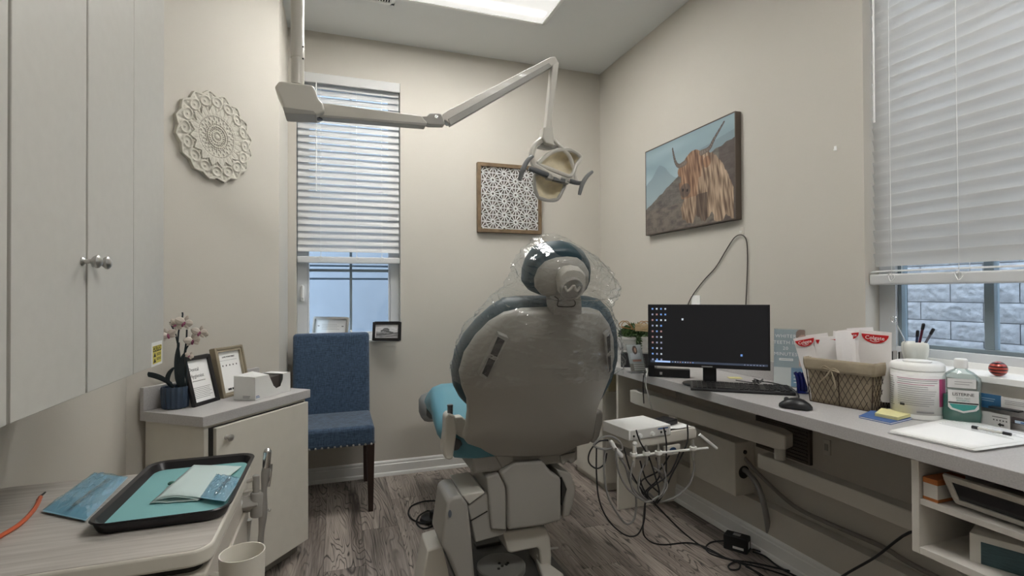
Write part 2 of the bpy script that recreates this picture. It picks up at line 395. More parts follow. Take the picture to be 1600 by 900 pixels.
B().box(3.19, 3.23, -1.2, 3.6, -.3, -.1+8*bh).build('lower_courses', blk, bwt, sm=0)
B().box(3.19, 3.23, -1.2, 3.6, -.1+17*bh, 3.0).build('upper_courses', blk, bwt, sm=0)
sd = mat('pale_blue_siding', (.24, .285, .34), .8, var=.05, vscale=6)
nb = thing('neighbouring_sided_wall', 'pale blue-white outside wall with two dark horizontal seams, beyond the back window', 'wall', (0, 4.9, -.3))
SY = 4.8
zs = [-.3, 1.352, 1.585, 3.4]
z1 = AY(560, 416, SY).z; z2 = AY(560, 436, SY).z
for a, b_ in ((-.3, z2-.008), (z2+.008, z1-.008), (z1+.008, 3.2)): B().box(-2.5, 2.5, SY, SY+.1, a, b_).build('siding_panel', sd, nb, bevel=.004)
B().box(-2.5, 2.5, SY+.03, SY+.12, -.3, 3.2).build('backing', mat('seam_blue', (.08, .12, .16), .8), nb, sm=0)
tag(B().box(-4, 5.5, -4, 7, -.4, -.3).build('outside_ground', mat('concrete', (.45, .45, .45), .9), sm=0), 'concrete ground outside below both windows', 'ground')

# ceiling light and vent
def troffer(x0, x1, y0, y1, label):
    t = thing('ceiling_light', label, 'light', ((x0+x1)/2, (y0+y1)/2, ZC), None)
    fr = B(); fr.box(x0, x1, y0, y0+.02, ZC-.012, ZC).box(x0, x1, y1-.02, y1, ZC-.012, ZC).box(x0, x0+.02, y0, y1, ZC-.012, ZC).box(x1-.02, x1, y0, y1, ZC-.012, ZC)
    fr.build('light_frame', TRIMW, t, bevel=.002)
    if 'lens_glow' not in MT:
        m = mat('lens_glow', (.9, .9, .9), .3); n, l = nodes(m); bs = n['Principled BSDF']
        tc = n.new('ShaderNodeTexCoord'); sx = n.new('ShaderNodeSeparateXYZ'); l.new(tc.outputs['Object'], sx.inputs[0])
        q = n.new('ShaderNodeMath'); q.operation = 'MULTIPLY'; q.inputs[1].default_value = 2*PI/.19; l.new(sx.outputs['Y'], q.inputs[0])
        c = n.new('ShaderNodeMath'); c.operation = 'COSINE'; l.new(q.outputs[0], c.inputs[0])
        h_ = n.new('ShaderNodeMath'); h_.operation = 'MULTIPLY_ADD'; h_.inputs[1].default_value = .5; h_.inputs[2].default_value = .5; l.new(c.outputs[0], h_.inputs[0])
        w_ = n.new('ShaderNodeMath'); w_.operation = 'POWER'; w_.inputs[1].default_value = 14; l.new(h_.outputs[0], w_.inputs[0])
        ab = n.new('ShaderNodeMath'); ab.operation = 'ABSOLUTE'; l.new(sx.outputs['X'], ab.inputs[0])          # the tubes stop short of the lens ends
        en = n.new('ShaderNodeMapRange'); en.inputs[1].default_value = .535; en.inputs[2].default_value = .572; en.inputs[3].default_value = 1; en.inputs[4].default_value = 0; l.new(ab.outputs[0], en.inputs[0])
        mu = n.new('ShaderNodeMath'); mu.operation = 'MULTIPLY'; l.new(w_.outputs[0], mu.inputs[0]); l.new(en.outputs[0], mu.inputs[1])
        r = n.new('ShaderNodeMapRange'); r.inputs[3].default_value = .045*LAMP_E; r.inputs[4].default_value = 6.9*LAMP_E
        l.new(mu.outputs[0], r.inputs[0]); l.new(r.outputs[0], bs.inputs['Emission Strength']); bs.inputs['Emission Color'].default_value = (1, .985, .95, 1)
    B().box(x0+.02, x1-.02, y0+.02, y1-.02, ZC-.007, ZC-.003).build('light_lens', MT['lens_glow'], t, sm=0)
    return t
troffer(.01, 1.23, 2.322, 2.932, 'rectangular fluorescent ceiling light with glowing ribbed lens, at the top of the view')
troffer(.45, 1.67, .0, .61, 'unseen fluorescent ceiling light added above the frame to brighten the desk')  # out-of-view fixture added to light the desk and the chair shell
vt = thing('ceiling_vent', 'small white slotted ceiling vent beside the ceiling light', 'vent', (.15, 2.92, ZC))
vb = B()
vx0, vx1, vy0, vy1 = .02, .325, 2.80, 3.01
vb.box(vx0, vx1, vy0, vy0+.022, ZC-.006, ZC).box(vx0, vx1, vy1-.022, vy1, ZC-.006, ZC).box(vx0, vx0+.022, vy0, vy1, ZC-.006, ZC).box(vx1-.022, vx1, vy0, vy1, ZC-.006, ZC)
vb.build('vent_frame', TRIMW, vt, bevel=.001)
B().box(vx0+.02, vx1-.02, vy0+.02, vy1-.02, ZC-.002, ZC-.0005).build('duct', DARK, vt, sm=0)
for i in range(18):
    x = vx0+.03+i*.0145; B().box(x, x+.006, vy0+.02, vy1-.02, ZC-.005, ZC-.001).build('louver', TRIMW, vt, sm=0)

# ---------------------------------------------------------------- blinds
def blind(T, w, ztop, zbot, label, tilt, cords, wand_x, wand_z, nloose=0, lastopen=0):
    base = T @ Vector((w/2, 0, zbot)); t = thing('window_blind', label, 'blind', base)
    B(T).box(0, w, -.045, -.03, ztop-.062, ztop-.001).build('valance', BLIND, t, bevel=.003)
    B(T).box(.005, w-.005, -.025, .022, ztop-.045, ztop-.002).build('headrail', BLIND, t, bevel=.002)
    pitch = .0435; z = zbot+.03; ztop_ = ztop-.065; k = 0
    ref = None
    while z < ztop_:
        if z > zbot+.05 or nloose:
            q = B(T); a = math.radians(tilt if not (lastopen and z > ztop_-lastopen*pitch-.001) else 35)
            if k < nloose: a = math.radians(6)
            hw = .0245; pts = []
            for s_ in (-1, -.33, .33, 1):
                cr_ = .0025*(1-s_*s_); pts.append((s_*hw*math.cos(a)-cr_*math.sin(a), s_*hw*math.sin(a)*-1*-1+cr_*math.cos(a)))
            top = [(0, y, z+zz) for y, zz in pts]; bot = [(0, y, z+zz-.0024) for y, zz in pts[::-1]]
            q.ext([(0.004, y, zz) for _, y, zz in top+bot], (w-.008, 0, 0)); q.build('slat', BLIND, t, sm=50)
        z += pitch; k += 1
    B(T).box(0, w, -.026, .026, zbot-.022, zbot+.018).build('bottom_rail', BLIND, t, bevel=.006, seg=3)
    for x in cords:
        c = B(T); c.tube([(x, -.027, ztop-.05), (x, -.029, (ztop+zbot)/2), (x, -.027, zbot)], .0009, 5, raw=True); c.tube([(x, .027, ztop-.05), (x, .027, zbot)], .0009, 5, raw=True); c.build('ladder_cord', WHITEP, t)
        B(T).tube([(x-.012, -.028, zbot+.012), (x, -.034, zbot+.02), (x+.014, -.03, zbot+.006), (x+.002, -.034, zbot-.01), (x-.012, -.028, zbot+.012)], .0014, 5).build('cord_knot', WHITEP, t)
    B(T).tube([(wand_x, -.05, ztop-.06), (wand_x, -.052, wand_z)], .0035, 6, raw=True).build('tilt_wand', WHITEP, t)
    return t
blind(F((WX0+.004, YB+.028, 0)), WX1-WX0-.008, WZ1-.003, 1.418, 'white slatted blind lowered halfway over the narrow back window', 60, (.14, .36, .52), .115, 1.85, lastopen=0)
blind(F((1.955, RY1-.006, 0), -90), RY1-RY0-.02, RZ1-.003, 1.245, 'large white slatted blind over the right-hand window above the desk', -75, (.085, .30, .75, 1.2), .045, 1.83, nloose=1)
# ================================================================ left side: upper cabinets
CX = -.453
def upper(y0, y1, seams, knobs, label, filler=None):
    t = thing('wall_cabinet', label, 'cabinet', (CX, (y0+y1)/2, 1.01), 'tall grey cabinets on the left wall')
    B().box(XL+.002, CX-.020, y0, y1, 1.012, 2.55).build('carcass', CABG, t, bevel=.001)
    B().box(XL+.004, CX-.018, y0+.001, y1-.002, 1.03, 2.54).build('shadow_gap', DARK, t, sm=0)
    for a, b in zip(seams, seams[1:]):
        isf = filler and a >= filler-.001
        g = .0035 if not isf else .0006
        d = B().box(CX-.019, CX, a+g, b-(.0035 if not (filler and abs(b-filler) < .001) else .0006), 1.01, 2.55).build('filler_panel' if isf else 'door', CABG, t, bevel=.0012, seg=1)
        for ky in knobs:
            if a < ky < b:
                k = B(F((CX, ky, 1.263), 90)); prof = [(.0085, 0), (.0085, .002), (.0045, .005), (.004, .013), (.008, .017), (.0125, .022), (.0125, .026), (.008, .030), (.001, .031)]
                k.lathe(prof, seg=20, T=Matrix.Rotation(PI/2, 4, 'X')); k.build('knob', NICKEL, d)
    return t
s0, s1, s2, s3 = .952, 1.201, 1.442, 1.672
upper(s0, s3, [s0, s1, s2, s3], [1.181, 1.226], 'tall grey wall cabinet with two knobs and a caution sticker at its far end', filler=s2)
upper(.47, s0-.001, [.47, .71, s0-.001], [], 'tall grey wall cabinet cut off by the left edge of the view')
YEL = mat('sticker_yellow', (.72, .62, .12), .5)
p0, p1 = AX(236, 571, CX), AX(253, 535, CX)
st = thing('caution_sticker', 'small yellow and black caution sticker at the lower far corner of the tall cabinet', 'sticker', (CX, (p0.y+p1.y)/2, p0.z))
sy0 = AX(236.5, 560, CX).y; sw = AX(253, 560, CX).y-sy0; sz = AX(244, 571, CX).z; sh = AX(244, 534, CX).z-sz
B().box(CX, CX+.0006, sy0, sy0+sw, sz, sz+sh).build('sticker_sheet', PAPER, st, sm=0)
def SB(u0, u1, v0, v1, a, b_, m, nm): return B().box(CX+a, CX+b_, sy0+sw*u0, sy0+sw*u1, sz+sh*v0, sz+sh*v1).build(nm, m, st, sm=0)
SB(.10, .90, .10, .84, .0006, .0009, YEL, 'yellow_field'); SB(.12, .88, .60, .82, .0009, .0012, INK, 'heading_band')
text('CAUTION', F((CX+.0015, sy0+sw/2, sz+sh*.71), 90), sw*.185, YEL, st, spacing=.95)
for v in (.50, .44, .30, .24): SB(.46, .84, v-.012, v+.012, .0009, .0012, INK, 'fine_print')
for v in (.38, .15): B().ext([(CX+.001, sy0+sw*.16, sz+sh*v), (CX+.001, sy0+sw*.38, sz+sh*v), (CX+.001, sy0+sw*.27, sz+sh*(v+.17))], (.0004, 0, 0)).build('warning_mark', INK, st, sm=0)

# ---------------------------------------------------------------- wall medallion
PLAST = mat('carved_plaster', (.58, .555, .485), .8, bump=.15, bscale=300)
md = AP(335, 214.5, D0, DN); TM = F(md, DDEG)
def relief(r, th):
    # r 0..1, carved rings
    h = .006
    n = 16; a = th*n/(2*PI); fr = a-math.floor(a); tri = 1-2*abs(fr-.5)
    if r < .06: return .010+.004*math.cos(r/.06*PI/2)
    if r < .09: return .006
    if r < .13: return .011
    if r < .16: return .006
    if r < .20: return .009+.003*math.cos(th*24)
    if r < .215: return .005
    if r < .25: return .012
    if r < .275: return .006
    if r < .295: return .011
    if r < .43:
        q = (r-.295)/.135; return .006+.0065*max(0, math.cos(th*20+(PI if q > .5 else 0)))*abs(math.sin(q*2*PI))**.5
    if r < .47: return .008+.006*abs(math.cos(th*36))*math.sin((r-.43)/.04*PI)
    star = .56+.12*tri
    if r < star-.02: return .010+(.002 if r > .49 and abs(math.cos(th*16)) > .5 else 0)
    if r < star: return .013
    a2 = a+.5; f2 = a2-math.floor(a2)-.5; rr = math.hypot((r-.77)*8.5, f2*2.1)
    edge = .90+.10*(1-abs(2*fr-1))
    if r > edge-.035: return .010
    sc = .0045+.0075*max(0, math.cos(rr*7.5)) if rr < 1.15 else .004+.003*math.cos(th*48)
    return sc
def mesh_medallion():
    q = B(TM); n = 320; R = .2025; rad = [0.003]+[i/64 for i in range(1, 65)]
    rs = []
    for t in rad:
        ring = []
        for i in range(n):
            th = 2*PI*i/n; a = th*16/(2*PI); fr = a-math.floor(a); e = .925+.075*(1-abs(2*fr-1))
            rr = t*e; ring.append((R*rr*math.cos(th), -.010-.75*relief(rr, th), R*rr*math.sin(th)))
        rs.append(ring)
    rs.append([(x, 0, z) for x, y, z in rs[-1]]); q.rings(rs)
    return q.build('wall_medallion', PLAST, sm=50)
tag(mesh_medallion(), 'round carved white plaster medallion with scalloped edge on the diagonal wall', 'wall decor')

# ---------------------------------------------------------------- corner cabinet and its things
c0 = Vector((-.458, 2.143, 0)); TC = F(c0, DDEG); LC = .567
cc = thing('corner_cabinet', 'low cream corner cabinet with grey laminate top and one door with a round knob', 'cabinet', TC @ Vector((LC/2, .17, 0)))
B(TC).box(.018, LC-.018, .016, .318, .055, .71).build('carcass', CREAM, cc, bevel=.001)
B(TC).box(.03, LC-.03, .05, .31, 0, .055).build('plinth', EQGREY, cc, bevel=.001)
B(TC).box(.036, LC-.03, .012, .02, .06, .70).build('shadow_gap', DARK, cc, sm=0)
dr = B(TC).box(.052, LC-.022, -.006, .012, .06, .697).build('door', CREAM, cc, bevel=.002)
B(TC @ F((.095, -.006, .652))).lathe([(.0095, 0), (.0095, .003), (.005, .006), (.0045, .012), (.009, .016), (.0135, .021), (.013, .026), (.006, .030), (.001, .0305)], seg=20, T=Matrix.Rotation(PI/2, 4, 'X')).build('knob', NICKEL, dr)
B(TC).box(0, LC, 0, .323, .712, .75).build('countertop', LAM, cc, bevel=.0015)
B(TC).box(0, LC, .303, .323, .7502, .84).build('backsplash', LAM, cc, bevel=.0015)

def standframe(bl, br, tl, z, tilt, depth, m, fw, label, name='picture_frame', cat='frame', mprint=None, matm=None, mw=0, grp=None):
    P0, P1 = AZ(*bl, z), AZ(*br, z); d = (P1-P0); w = d.length; ang = math.degrees(math.atan2(d.y, d.x))
    T = F(P0, ang, tilt); up = (T.to_3x3() @ Vector((0, 0, 1))); nn = (T.to_3x3() @ Vector((0, 1, 0)))
    h = (AP(*tl, P0, nn)-P0).dot(up)
    t = thing(name, label, cat, T @ Vector((w/2, 0, 0)), grp)
    b = B(T); b.box(0, fw, 0, depth, 0, h).box(w-fw, w, 0, depth, 0, h).box(fw, w-fw, 0, depth, 0, fw).box(fw, w-fw, 0, depth, h-fw, h); b.build('frame_rail', m, t, bevel=min(.003, fw*.2), seg=2)
    if mw:
        b = B(T); a = fw; c = fw+mw; b.box(a, c, .004, depth, a, h-a).box(w-c, w-a, .004, depth, a, h-a).box(c, w-c, .004, depth, a, c).box(c, w-c, .004, depth, h-c, h-a); b.build('frame_liner', matm or m, t, bevel=.001)
    B(T).box(fw, w-fw, .006+depth*.3, depth, fw, h-fw).build('backing', mprint or PAPER, t, sm=0)
    B(T).ext([(w*.4, depth, h*.75), (w*.6, depth, h*.75), (w*.6, depth, h*.6), (w*.4, depth, h*.6)], (0, .002, 0)).build('easel_hinge', BLACK, t, sm=0)
    leg = B(T); a = math.radians(tilt); y2 = depth+.02; 
    T2 = T; base = T.inverted() @ (T @ Vector((w/2, 0, 0))+ (Matrix.Rotation(math.radians(ang), 3, 'Z') @ Vector((0, h*.75*math.sin(a)+depth+.025, 0))))
    leg.tube([(w/2, depth+.002, h*.7), base+Vector((0, 0, 0.004))], .003, 6, raw=True); leg.build('easel_leg', BLACK, t)
    return t, T, w, h, .006+depth*.3
FRB = mat('black_frame_wood', (.012, .011, .012), .35); FRC = mat('champagne_frame', (.32, .275, .20), .35, metal=.5)
t, T, w, h, yd = standframe((304, 637), (345, 624.6), (288, 559), .75, 14, .014, FRB, .016, 'black picture frame with dental hygienist print, leaning beside the dark blue flowerpot')
text('Dental', T @ F((.022, yd-.0004, h*.735)), .021, INKG, t, align='LEFT'); text('Hygienist', T @ F((.022, yd-.0004, h*.60)), .021, INKG, t, align='LEFT')
lines(T, .03, w-.04, h*.48, h*.515, 1, t, INK, .002, y=yd-.0004); lines(T, .026, w-.024, h*.14, h*.38, 7, t, INK, .0013, y=yd-.0004)
t, T, w, h, yd = standframe((350, 623), (393, 611), (331, 545), .75, 12, .03, FRC, .012, 'champagne picture frame with five black stars, behind the white tissue box', mw=.008, matm=mat('champagne_liner', (.42, .37, .28), .4, metal=.4))
text('LOVE YOUR SMILE?', T @ F((w/2, yd-.0004, h*.80)), .0088, INK, t); lines(T, .032, w-.03, h*.72, h*.745, 1, t, INKG, .001, y=yd-.0004)
for i in range(5):
    cx = w*(.26+.12*i); z = h*.63; q = B(T); q.poly([(cx+(.0048 if k % 2 == 0 else .0021)*math.sin(k*PI/5), z+(.0048 if k % 2 == 0 else .0021)*math.cos(k*PI/5)) for k in range(10)], yd-.0008, yd-.0002); q.build('star', INK, t, sm=0)
B(T).box(w*.30, w*.42, yd-.0006, yd-.0002, h*.13, h*.17).box(w*.44, w*.56, yd-.0006, yd-.0002, h*.13, h*.17).build('fine_print', INK, t, sm=0)

# white tissue box with a scooped opening
BXM = mat('white_card', (.74, .74, .72), .6)
A_, L_, R_ = AZ(398.3, 626.4, .75), AZ(361, 625.3, .75), AZ(453.8, 610.5, .75)
d = R_-A_; ang = math.degrees(math.atan2(d.y, d.x)); T = F(A_, ang); Lb = d.length; Db = max(.09, abs((T.inverted() @ L_).y)); Db = .105
hA = (AP(398.3, 590, A_, T.to_3x3() @ Vector((0, 1, 0)))-A_).z; hR = (AP(453.8, 581, A_, T.to_3x3() @ Vector((0, 1, 0)))-A_).z
tb = thing('tissue_box', 'white cardboard dispenser box with dark scooped opening on the corner cabinet', 'box', T @ Vector((Lb/2, Db/2, 0)))
prof = [(0, 0), (Lb, 0), (Lb, hR*1.0), (Lb*.78, hR*1.0), (Lb*.77, hR*.7), (Lb*.70, hR*.38), (Lb*.58, hR*.33), (Lb*.50, hR*.5), (Lb*.37, hA*.98), (0, hA)]
b = B(T).poly(prof, 0, .002); b.poly([(x, z) for x, z in [(0, 0), (Lb, 0), (Lb, hR), (Lb*.35, hR), (0, hA*1.02)]], Db-.002, Db)
b.box(0, .002, 0, Db, 0, hA).box(Lb-.002, Lb, 0, Db, 0, hR).box(0, Lb, 0, Db, 0, .002).box(Lb*.78, Lb, 0, Db, hR-.002, hR).ext([(0, 0, hA-.001), (Lb*.37, 0, hA*.98), (Lb*.37, Db*.8, hA*1.1), (0, Db, hA*1.02)], (0, 0, .0015))
b.build('box_shell', BXM, tb, sm=0)
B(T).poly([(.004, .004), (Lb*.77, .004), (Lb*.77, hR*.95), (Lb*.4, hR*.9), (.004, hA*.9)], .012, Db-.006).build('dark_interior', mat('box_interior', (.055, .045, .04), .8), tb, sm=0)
lines(T, .006, .03, .008, .02, 2, tb, mat('blue_print', (.08, .16, .35), .6), .003, y=-.0003)
TL = F(T @ Vector((0, Db, 0)), ang-90); lines(TL, Db-.03-.03, Db-.02, .008, .02, 2, tb, INKG, .003, y=-.0003)

# flowerpot with orchid
pc = TC @ Vector((.083, .243, .7505))
POT = mat('dark_blue_ceramic', (.03, .05, .085), .4); STEM = mat('dark_stem', (.012, .022, .028), .45); PET = mat('orchid_petal', (.62, .56, .50), .6); PNK = mat('orchid_pink', (.28, .07, .14), .5)
op = thing('potted_orchid', 'potted orchid with cream and pink flowers in a ribbed dark blue pot', 'plant', pc)
q = B(); prof = [(.038, 0), (.044, .004), (.047, .04), (.048, .082), (.046, .086), (.042, .084), (.041, .07)]
q.rings([[pc+Vector(((r+.0022*math.cos(16*2*PI*i/96))*math.cos(2*PI*i/96), (r+.0022*math.cos(16*2*PI*i/96))*math.sin(2*PI*i/96), z)) for i in range(96)] for r, z in prof]); q.build('pot', POT, op)
B().lathe([(.041, .07), (.001, .074)], pc, 24).build('soil', BLACKM, op)
def PF(px, py, dd=0): return AP(px, py, pc+FWD*dd, FWD)
def PF2(px, py, dd=0): return PF(px, py, dd)
for pts in ([(283, 612), (278, 560), (279, 520), (285, 495), (285, 488)], [(288, 612), (287, 565), (291, 535), (292, 515)], [(280, 606), (281, 560), (275, 525), (268, 508), (266, 503)], [(290, 612), (292, 575), (290, 550), (294, 540)]):
    B().tube([PF2(*p) for p in pts], .0032, 6).build('stem', STEM, op)
for pts, ww in (([(268, 600), (250, 590), (232, 585), (212, 584)], .011), ([(287, 612), (284, 590), (282, 570), (288, 552)], .012), ([(272, 606), (262, 596), (264, 584), (272, 574)], .010), ([(283, 610), (277, 590), (276, 560), (280, 535)], .010)):
    P = smooth([PF(*p) for p in pts], 5); n = len(P); q = B(); rs = []
    for i, p in enumerate(P):
        tt = (P[min(i+1, n-1)]-P[max(i-1, 0)]).normalized(); sd_ = tt.cross(FWD).normalized(); k = ww*math.sin(PI*(.12+.86*i/(n-1)))**.6
        rs.append([p-sd_*k, p-FWD*.003, p+sd_*k, p+FWD*.004])
    q.rings(rs); q.build('leaf', STEM, op)
def orchid(c, s, rot, face):
    T = F(c, face, 10) @ Matrix.Rotation(rot, 4, 'Y'); fl_ = None; q = B(T)
    for k, (a, L, wd) in enumerate(((90, 1, .55), (215, .95, .5), (325, .95, .5), (10, 1.1, .95), (170, 1.1, .95))):
        a = math.radians(a); ca, sa = math.cos(a), math.sin(a); yo = -.002*k*s/.02
        def fn(u, v): 
            ww_ = wd*s*.5*math.sin(PI*min(1, .08+.92*v))**.7; x = (u-.5)*2*ww_; r = v*L*s
            return (ca*r-sa*x, yo-.25*s*math.sin(v*2.2)+abs(x)*.35, sa*r+ca*x)
        q.grid(fn, 6, 8)
    f = q.build('flower', PET, op, solid=.0008)
    B(T).ball((0, -.3*s, -.05*s), .2*s, 10, (1, .8, 1.2)).tube([(0, -.3*s, 0), (0, -.55*s, -.25*s), (0, -.4*s, -.45*s)], .12*s, 8).build('flower_lip', PNK, f)
for px, py, s, rt, fc in ((290, 505, .023, .3, -25), (263, 524, .022, -.4, 10), (314, 520, .021, .2, -35), (303, 533, .021, -.1, -30), (297, 556, .012, .5, -20), (276, 508, .018, .8, 0), (322, 522, .012, .4, -60)):
    orchid(PF(px, py, -.015), s*1.4, rt, fc*.4)

# ---------------------------------------------------------------- blue dining chair
ch = thing('dining_chair', 'blue linen upholstered chair with nailhead trim and dark wooden legs', 'chair', (-.02, 3.13, 0))
cx0, cx1 = -.245, .205
def rbox(b, x0, x1, y0, y1, z0, z1, r=.02, T=None):
    return b.box(x0, x1, y0, y1, z0, z1, T)
B().box(cx0, cx1, 2.915, 3.36, .365, .475).build('seat', FABRIC, ch, bevel=.022, seg=4)
q = B(); n = 10; rs = []
for i in range(n+1):
    z = .38+(.955-.38)*i/n; y = 3.33+.05*(i/n)**1.5; rs.append([(cx0+.002, y-.028, z), (cx1-.002, y-.028, z), (cx1-.002, y+.042, z), (cx0+.002, y+.042, z)])
q.rings(rs); q.build('backrest', FABRIC, ch, bevel=.022, seg=4, sm=50)
WD = mat('dark_walnut', (.028, .014, .010), .35, var=.2, vscale=30, vstretch=(1, 1, .1))
for x, y, y2 in ((cx1-.022, 2.945, 2.938), (cx0+.022, 2.945, 2.938), (cx1-.022, 3.36, 3.415), (cx0+.022, 3.36, 3.415)):
    q = B(); q.rings([[(x+sx*r, (y if z > 0 else y2)+sy_*r, z) for sx, sy_ in ((-1, -1), (1, -1), (1, 1), (-1, 1))] for z, r in ((.37, .021), (0, .013))]); q.build('leg', WD, ch, bevel=.002)
for i in range(14):
    B().ball((cx0+.018+i*.0318, 2.9145, .375), .0062, 10).build('nailhead', NICKEL, ch)
for i in range(12):
    B().ball((cx1+.0005, 2.945+i*.0335, .375), .0062, 8).build('nailhead', NICKEL, ch)

# frames on the back window sill
t, T, w, h, yd = standframe((486, 531), (541, 533), (483, 495), WZ0+.013, 8, .014, mat('taupe_frame', (.42, .40, .36), .4), .012, 'taupe framed certificate standing on the back window sill behind the blue chair', mw=.007, matm=mat('white_liner', (.6, .6, .57), .5))
lines(T, .07, w-.06, h*.45, h*.72, 4, t, INKG, .0012, y=yd-.0004)
B(T).box(.035, .05, yd-.0005, yd-.0001, h*.60, h*.64).box(w-.055, w-.04, yd-.0005, yd-.0001, h*.60, h*.64).build('seal', INKG, t, sm=0)
t, T, w, h, yd = standframe((581, 532), (626, 532), (582, 503), WZ0+.013, 8, .014, FRB, .017, 'small black framed grey photograph at the right end of the back window sill')
def shipfn(u, v):
    n_ = noise.noise(Vector((u*6, v*9, 0)))*.12
    c = .5+.25*v+n_
    if v < .45: c = .28+n_+.25*math.sin((v-u*.25)*38)*.4
    if abs(v-.45-.1*math.sin(u*5)) < .07 and .2 < u < .8: c = .12
    if math.hypot((u-.45)*1.1, v-.62) < .17 and v > .5: c = .16+n_
    if abs(v-.22-.15*u) < .035: c = .1
    return (c, c, c*1.02)
painted('photo_print', T @ F((w/2, yd-.0006, .020)), w-.046, h-.042, 60, 44, shipfn, t)

# ---------------------------------------------------------------- lattice picture
lx0, lx1, lz0, lz1 = .938, 1.419, 1.625, 2.113
la = thing('lattice_picture', 'square brown wooden frame holding a white star lattice, on the back wall', 'wall decor', ((lx0+lx1)/2, YB, lz0))
WDF = mat('brown_frame_wood', (.17, .115, .065), .5, var=.25, vscale=20)
q = B(); q.box(lx0, lx0+.025, YB-.035, YB, lz0, lz1).box(lx1-.025, lx1, YB-.035, YB, lz0, lz1).box(lx0+.025, lx1-.025, YB-.035, YB, lz0, lz0+.025).box(lx0+.025, lx1-.025, YB-.035, YB, lz1-.025, lz1); q.build('frame_rail', WDF, la, bevel=.0015)
q = B(); a = .098; done = set(); X0, X1, Z0, Z1 = lx0+.02, lx1-.02, lz0+.02, lz1-.02
def strip(x0, z0, x1, z1, w_=.0042, y=YB-.022):
    # clip to the opening
    t0, t1 = 0, 1
    for p, d_, lo, hi in ((x0, x1-x0, X0, X1), (z0, z1-z0, Z0, Z1)):
        if abs(d_) < 1e-9:
            if p < lo or p > hi: return
            continue
        u0, u1 = sorted(((lo-p)/d_, (hi-p)/d_)); t0, t1 = max(t0, u0), min(t1, u1)
    if t1-t0 < .02: return
    xa, za, xb, zb = x0+(x1-x0)*t0, z0+(z1-z0)*t0, x0+(x1-x0)*t1, z0+(z1-z0)*t1
    L = math.hypot(xb-xa, zb-za); nx, nz = -(zb-za)/L*w_/2, (xb-xa)/L*w_/2
    q.ext([(xa+nx, y, za+nz), (xa-nx, y, za-nz), (xb-nx, y, zb-nz), (xb+nx, y, zb+nz)], (0, .006, 0))
for i in range(-1, 8):
    for j in range(-1, 7):
        x = lx0+.03+i*a*.866; z = lz0+.03+j*a+(a/2 if i % 2 else 0)
        if not (X0-.05 < x < X1+.05 and Z0-.05 < z < Z1+.05): continue
        P1_ = [(x+.013*math.cos(k*PI/6+.26), z+.013*math.sin(k*PI/6+.26)) for k in range(12)]
        P2_ = [(x+(.031 if k % 2 else .027)*math.cos(k*PI/6), z+(.031 if k % 2 else .027)*math.sin(k*PI/6)) for k in range(12)]
        P3_ = [(x+(.048 if k % 2 else .0554)*math.cos(k*PI/6), z+(.048 if k % 2 else .0554)*math.sin(k*PI/6)) for k in range(12)]
        for k in range(12):
            if k % 2 == 0: strip(*P1_[k], *P1_[(k+2) % 12], .006)
            strip(*P1_[k], *P3_[k], .0052); strip(*P3_[k], *P3_[(k+1) % 12], .0052)
B().box(lx0+.02, lx1-.02, YB-.006, YB, lz0+.02, lz1-.02).build('backing_panel', mat('taupe_backing', (.20, .175, .15), .8), la, sm=0)
q.build('star_lattice', mat('lattice_white', (.88, .87, .85), .5), la, sm=0)

# ---------------------------------------------------------------- cow picture on the right wall
cA = AX(1008, 236, XR-.035); cB = AX(1147, 176, XR-.035); cC = AX(1152, 343, XR-.035)
y0, y1 = cA.y, (cB.y+cC.y)/2; z0, z1 = (AX(1012, 367, XR-.035).z+cC.z)/2, (cA.z+cB.z)/2
cw, chh = y0-y1, z1-z0
cp_ = thing('cow_picture', 'framed picture of a shaggy brown long-horned cow before grey hills', 'picture', (XR, (y0+y1)/2, z0))
TP = F((XR-.035, y0, z0), -90)
FRK = mat('picture_frame_brown', (.085, .065, .05), .45)
q = B(TP); q.box(0, .006, 0, .035, 0, chh).box(cw-.006, cw, 0, .035, 0, chh).box(.006, cw-.006, 0, .035, 0, .006).box(.006, cw-.006, 0, .035, chh-.006, chh); q.build('frame_rail', FRK, cp_, bevel=.001)
def lerp(a, b, t): t = max(0, min(1, t)); return tuple(x+(y-x)*t for x, y in zip(a, b))
def seg(u, v, x0, y0, x1, y1):
    dx, dy = x1-x0, y1-y0; t = max(0, min(1, ((u-x0)*dx+(v-y0)*dy)/(dx*dx+dy*dy))); return math.hypot(u-x0-dx*t, v-y0-dy*t), t
HL = [(.50, .70), (.43, .69), (.385, .76), (.355, .91)]; HR_ = [(.68, .74), (.76, .755), (.81, .83), (.905, .955)]
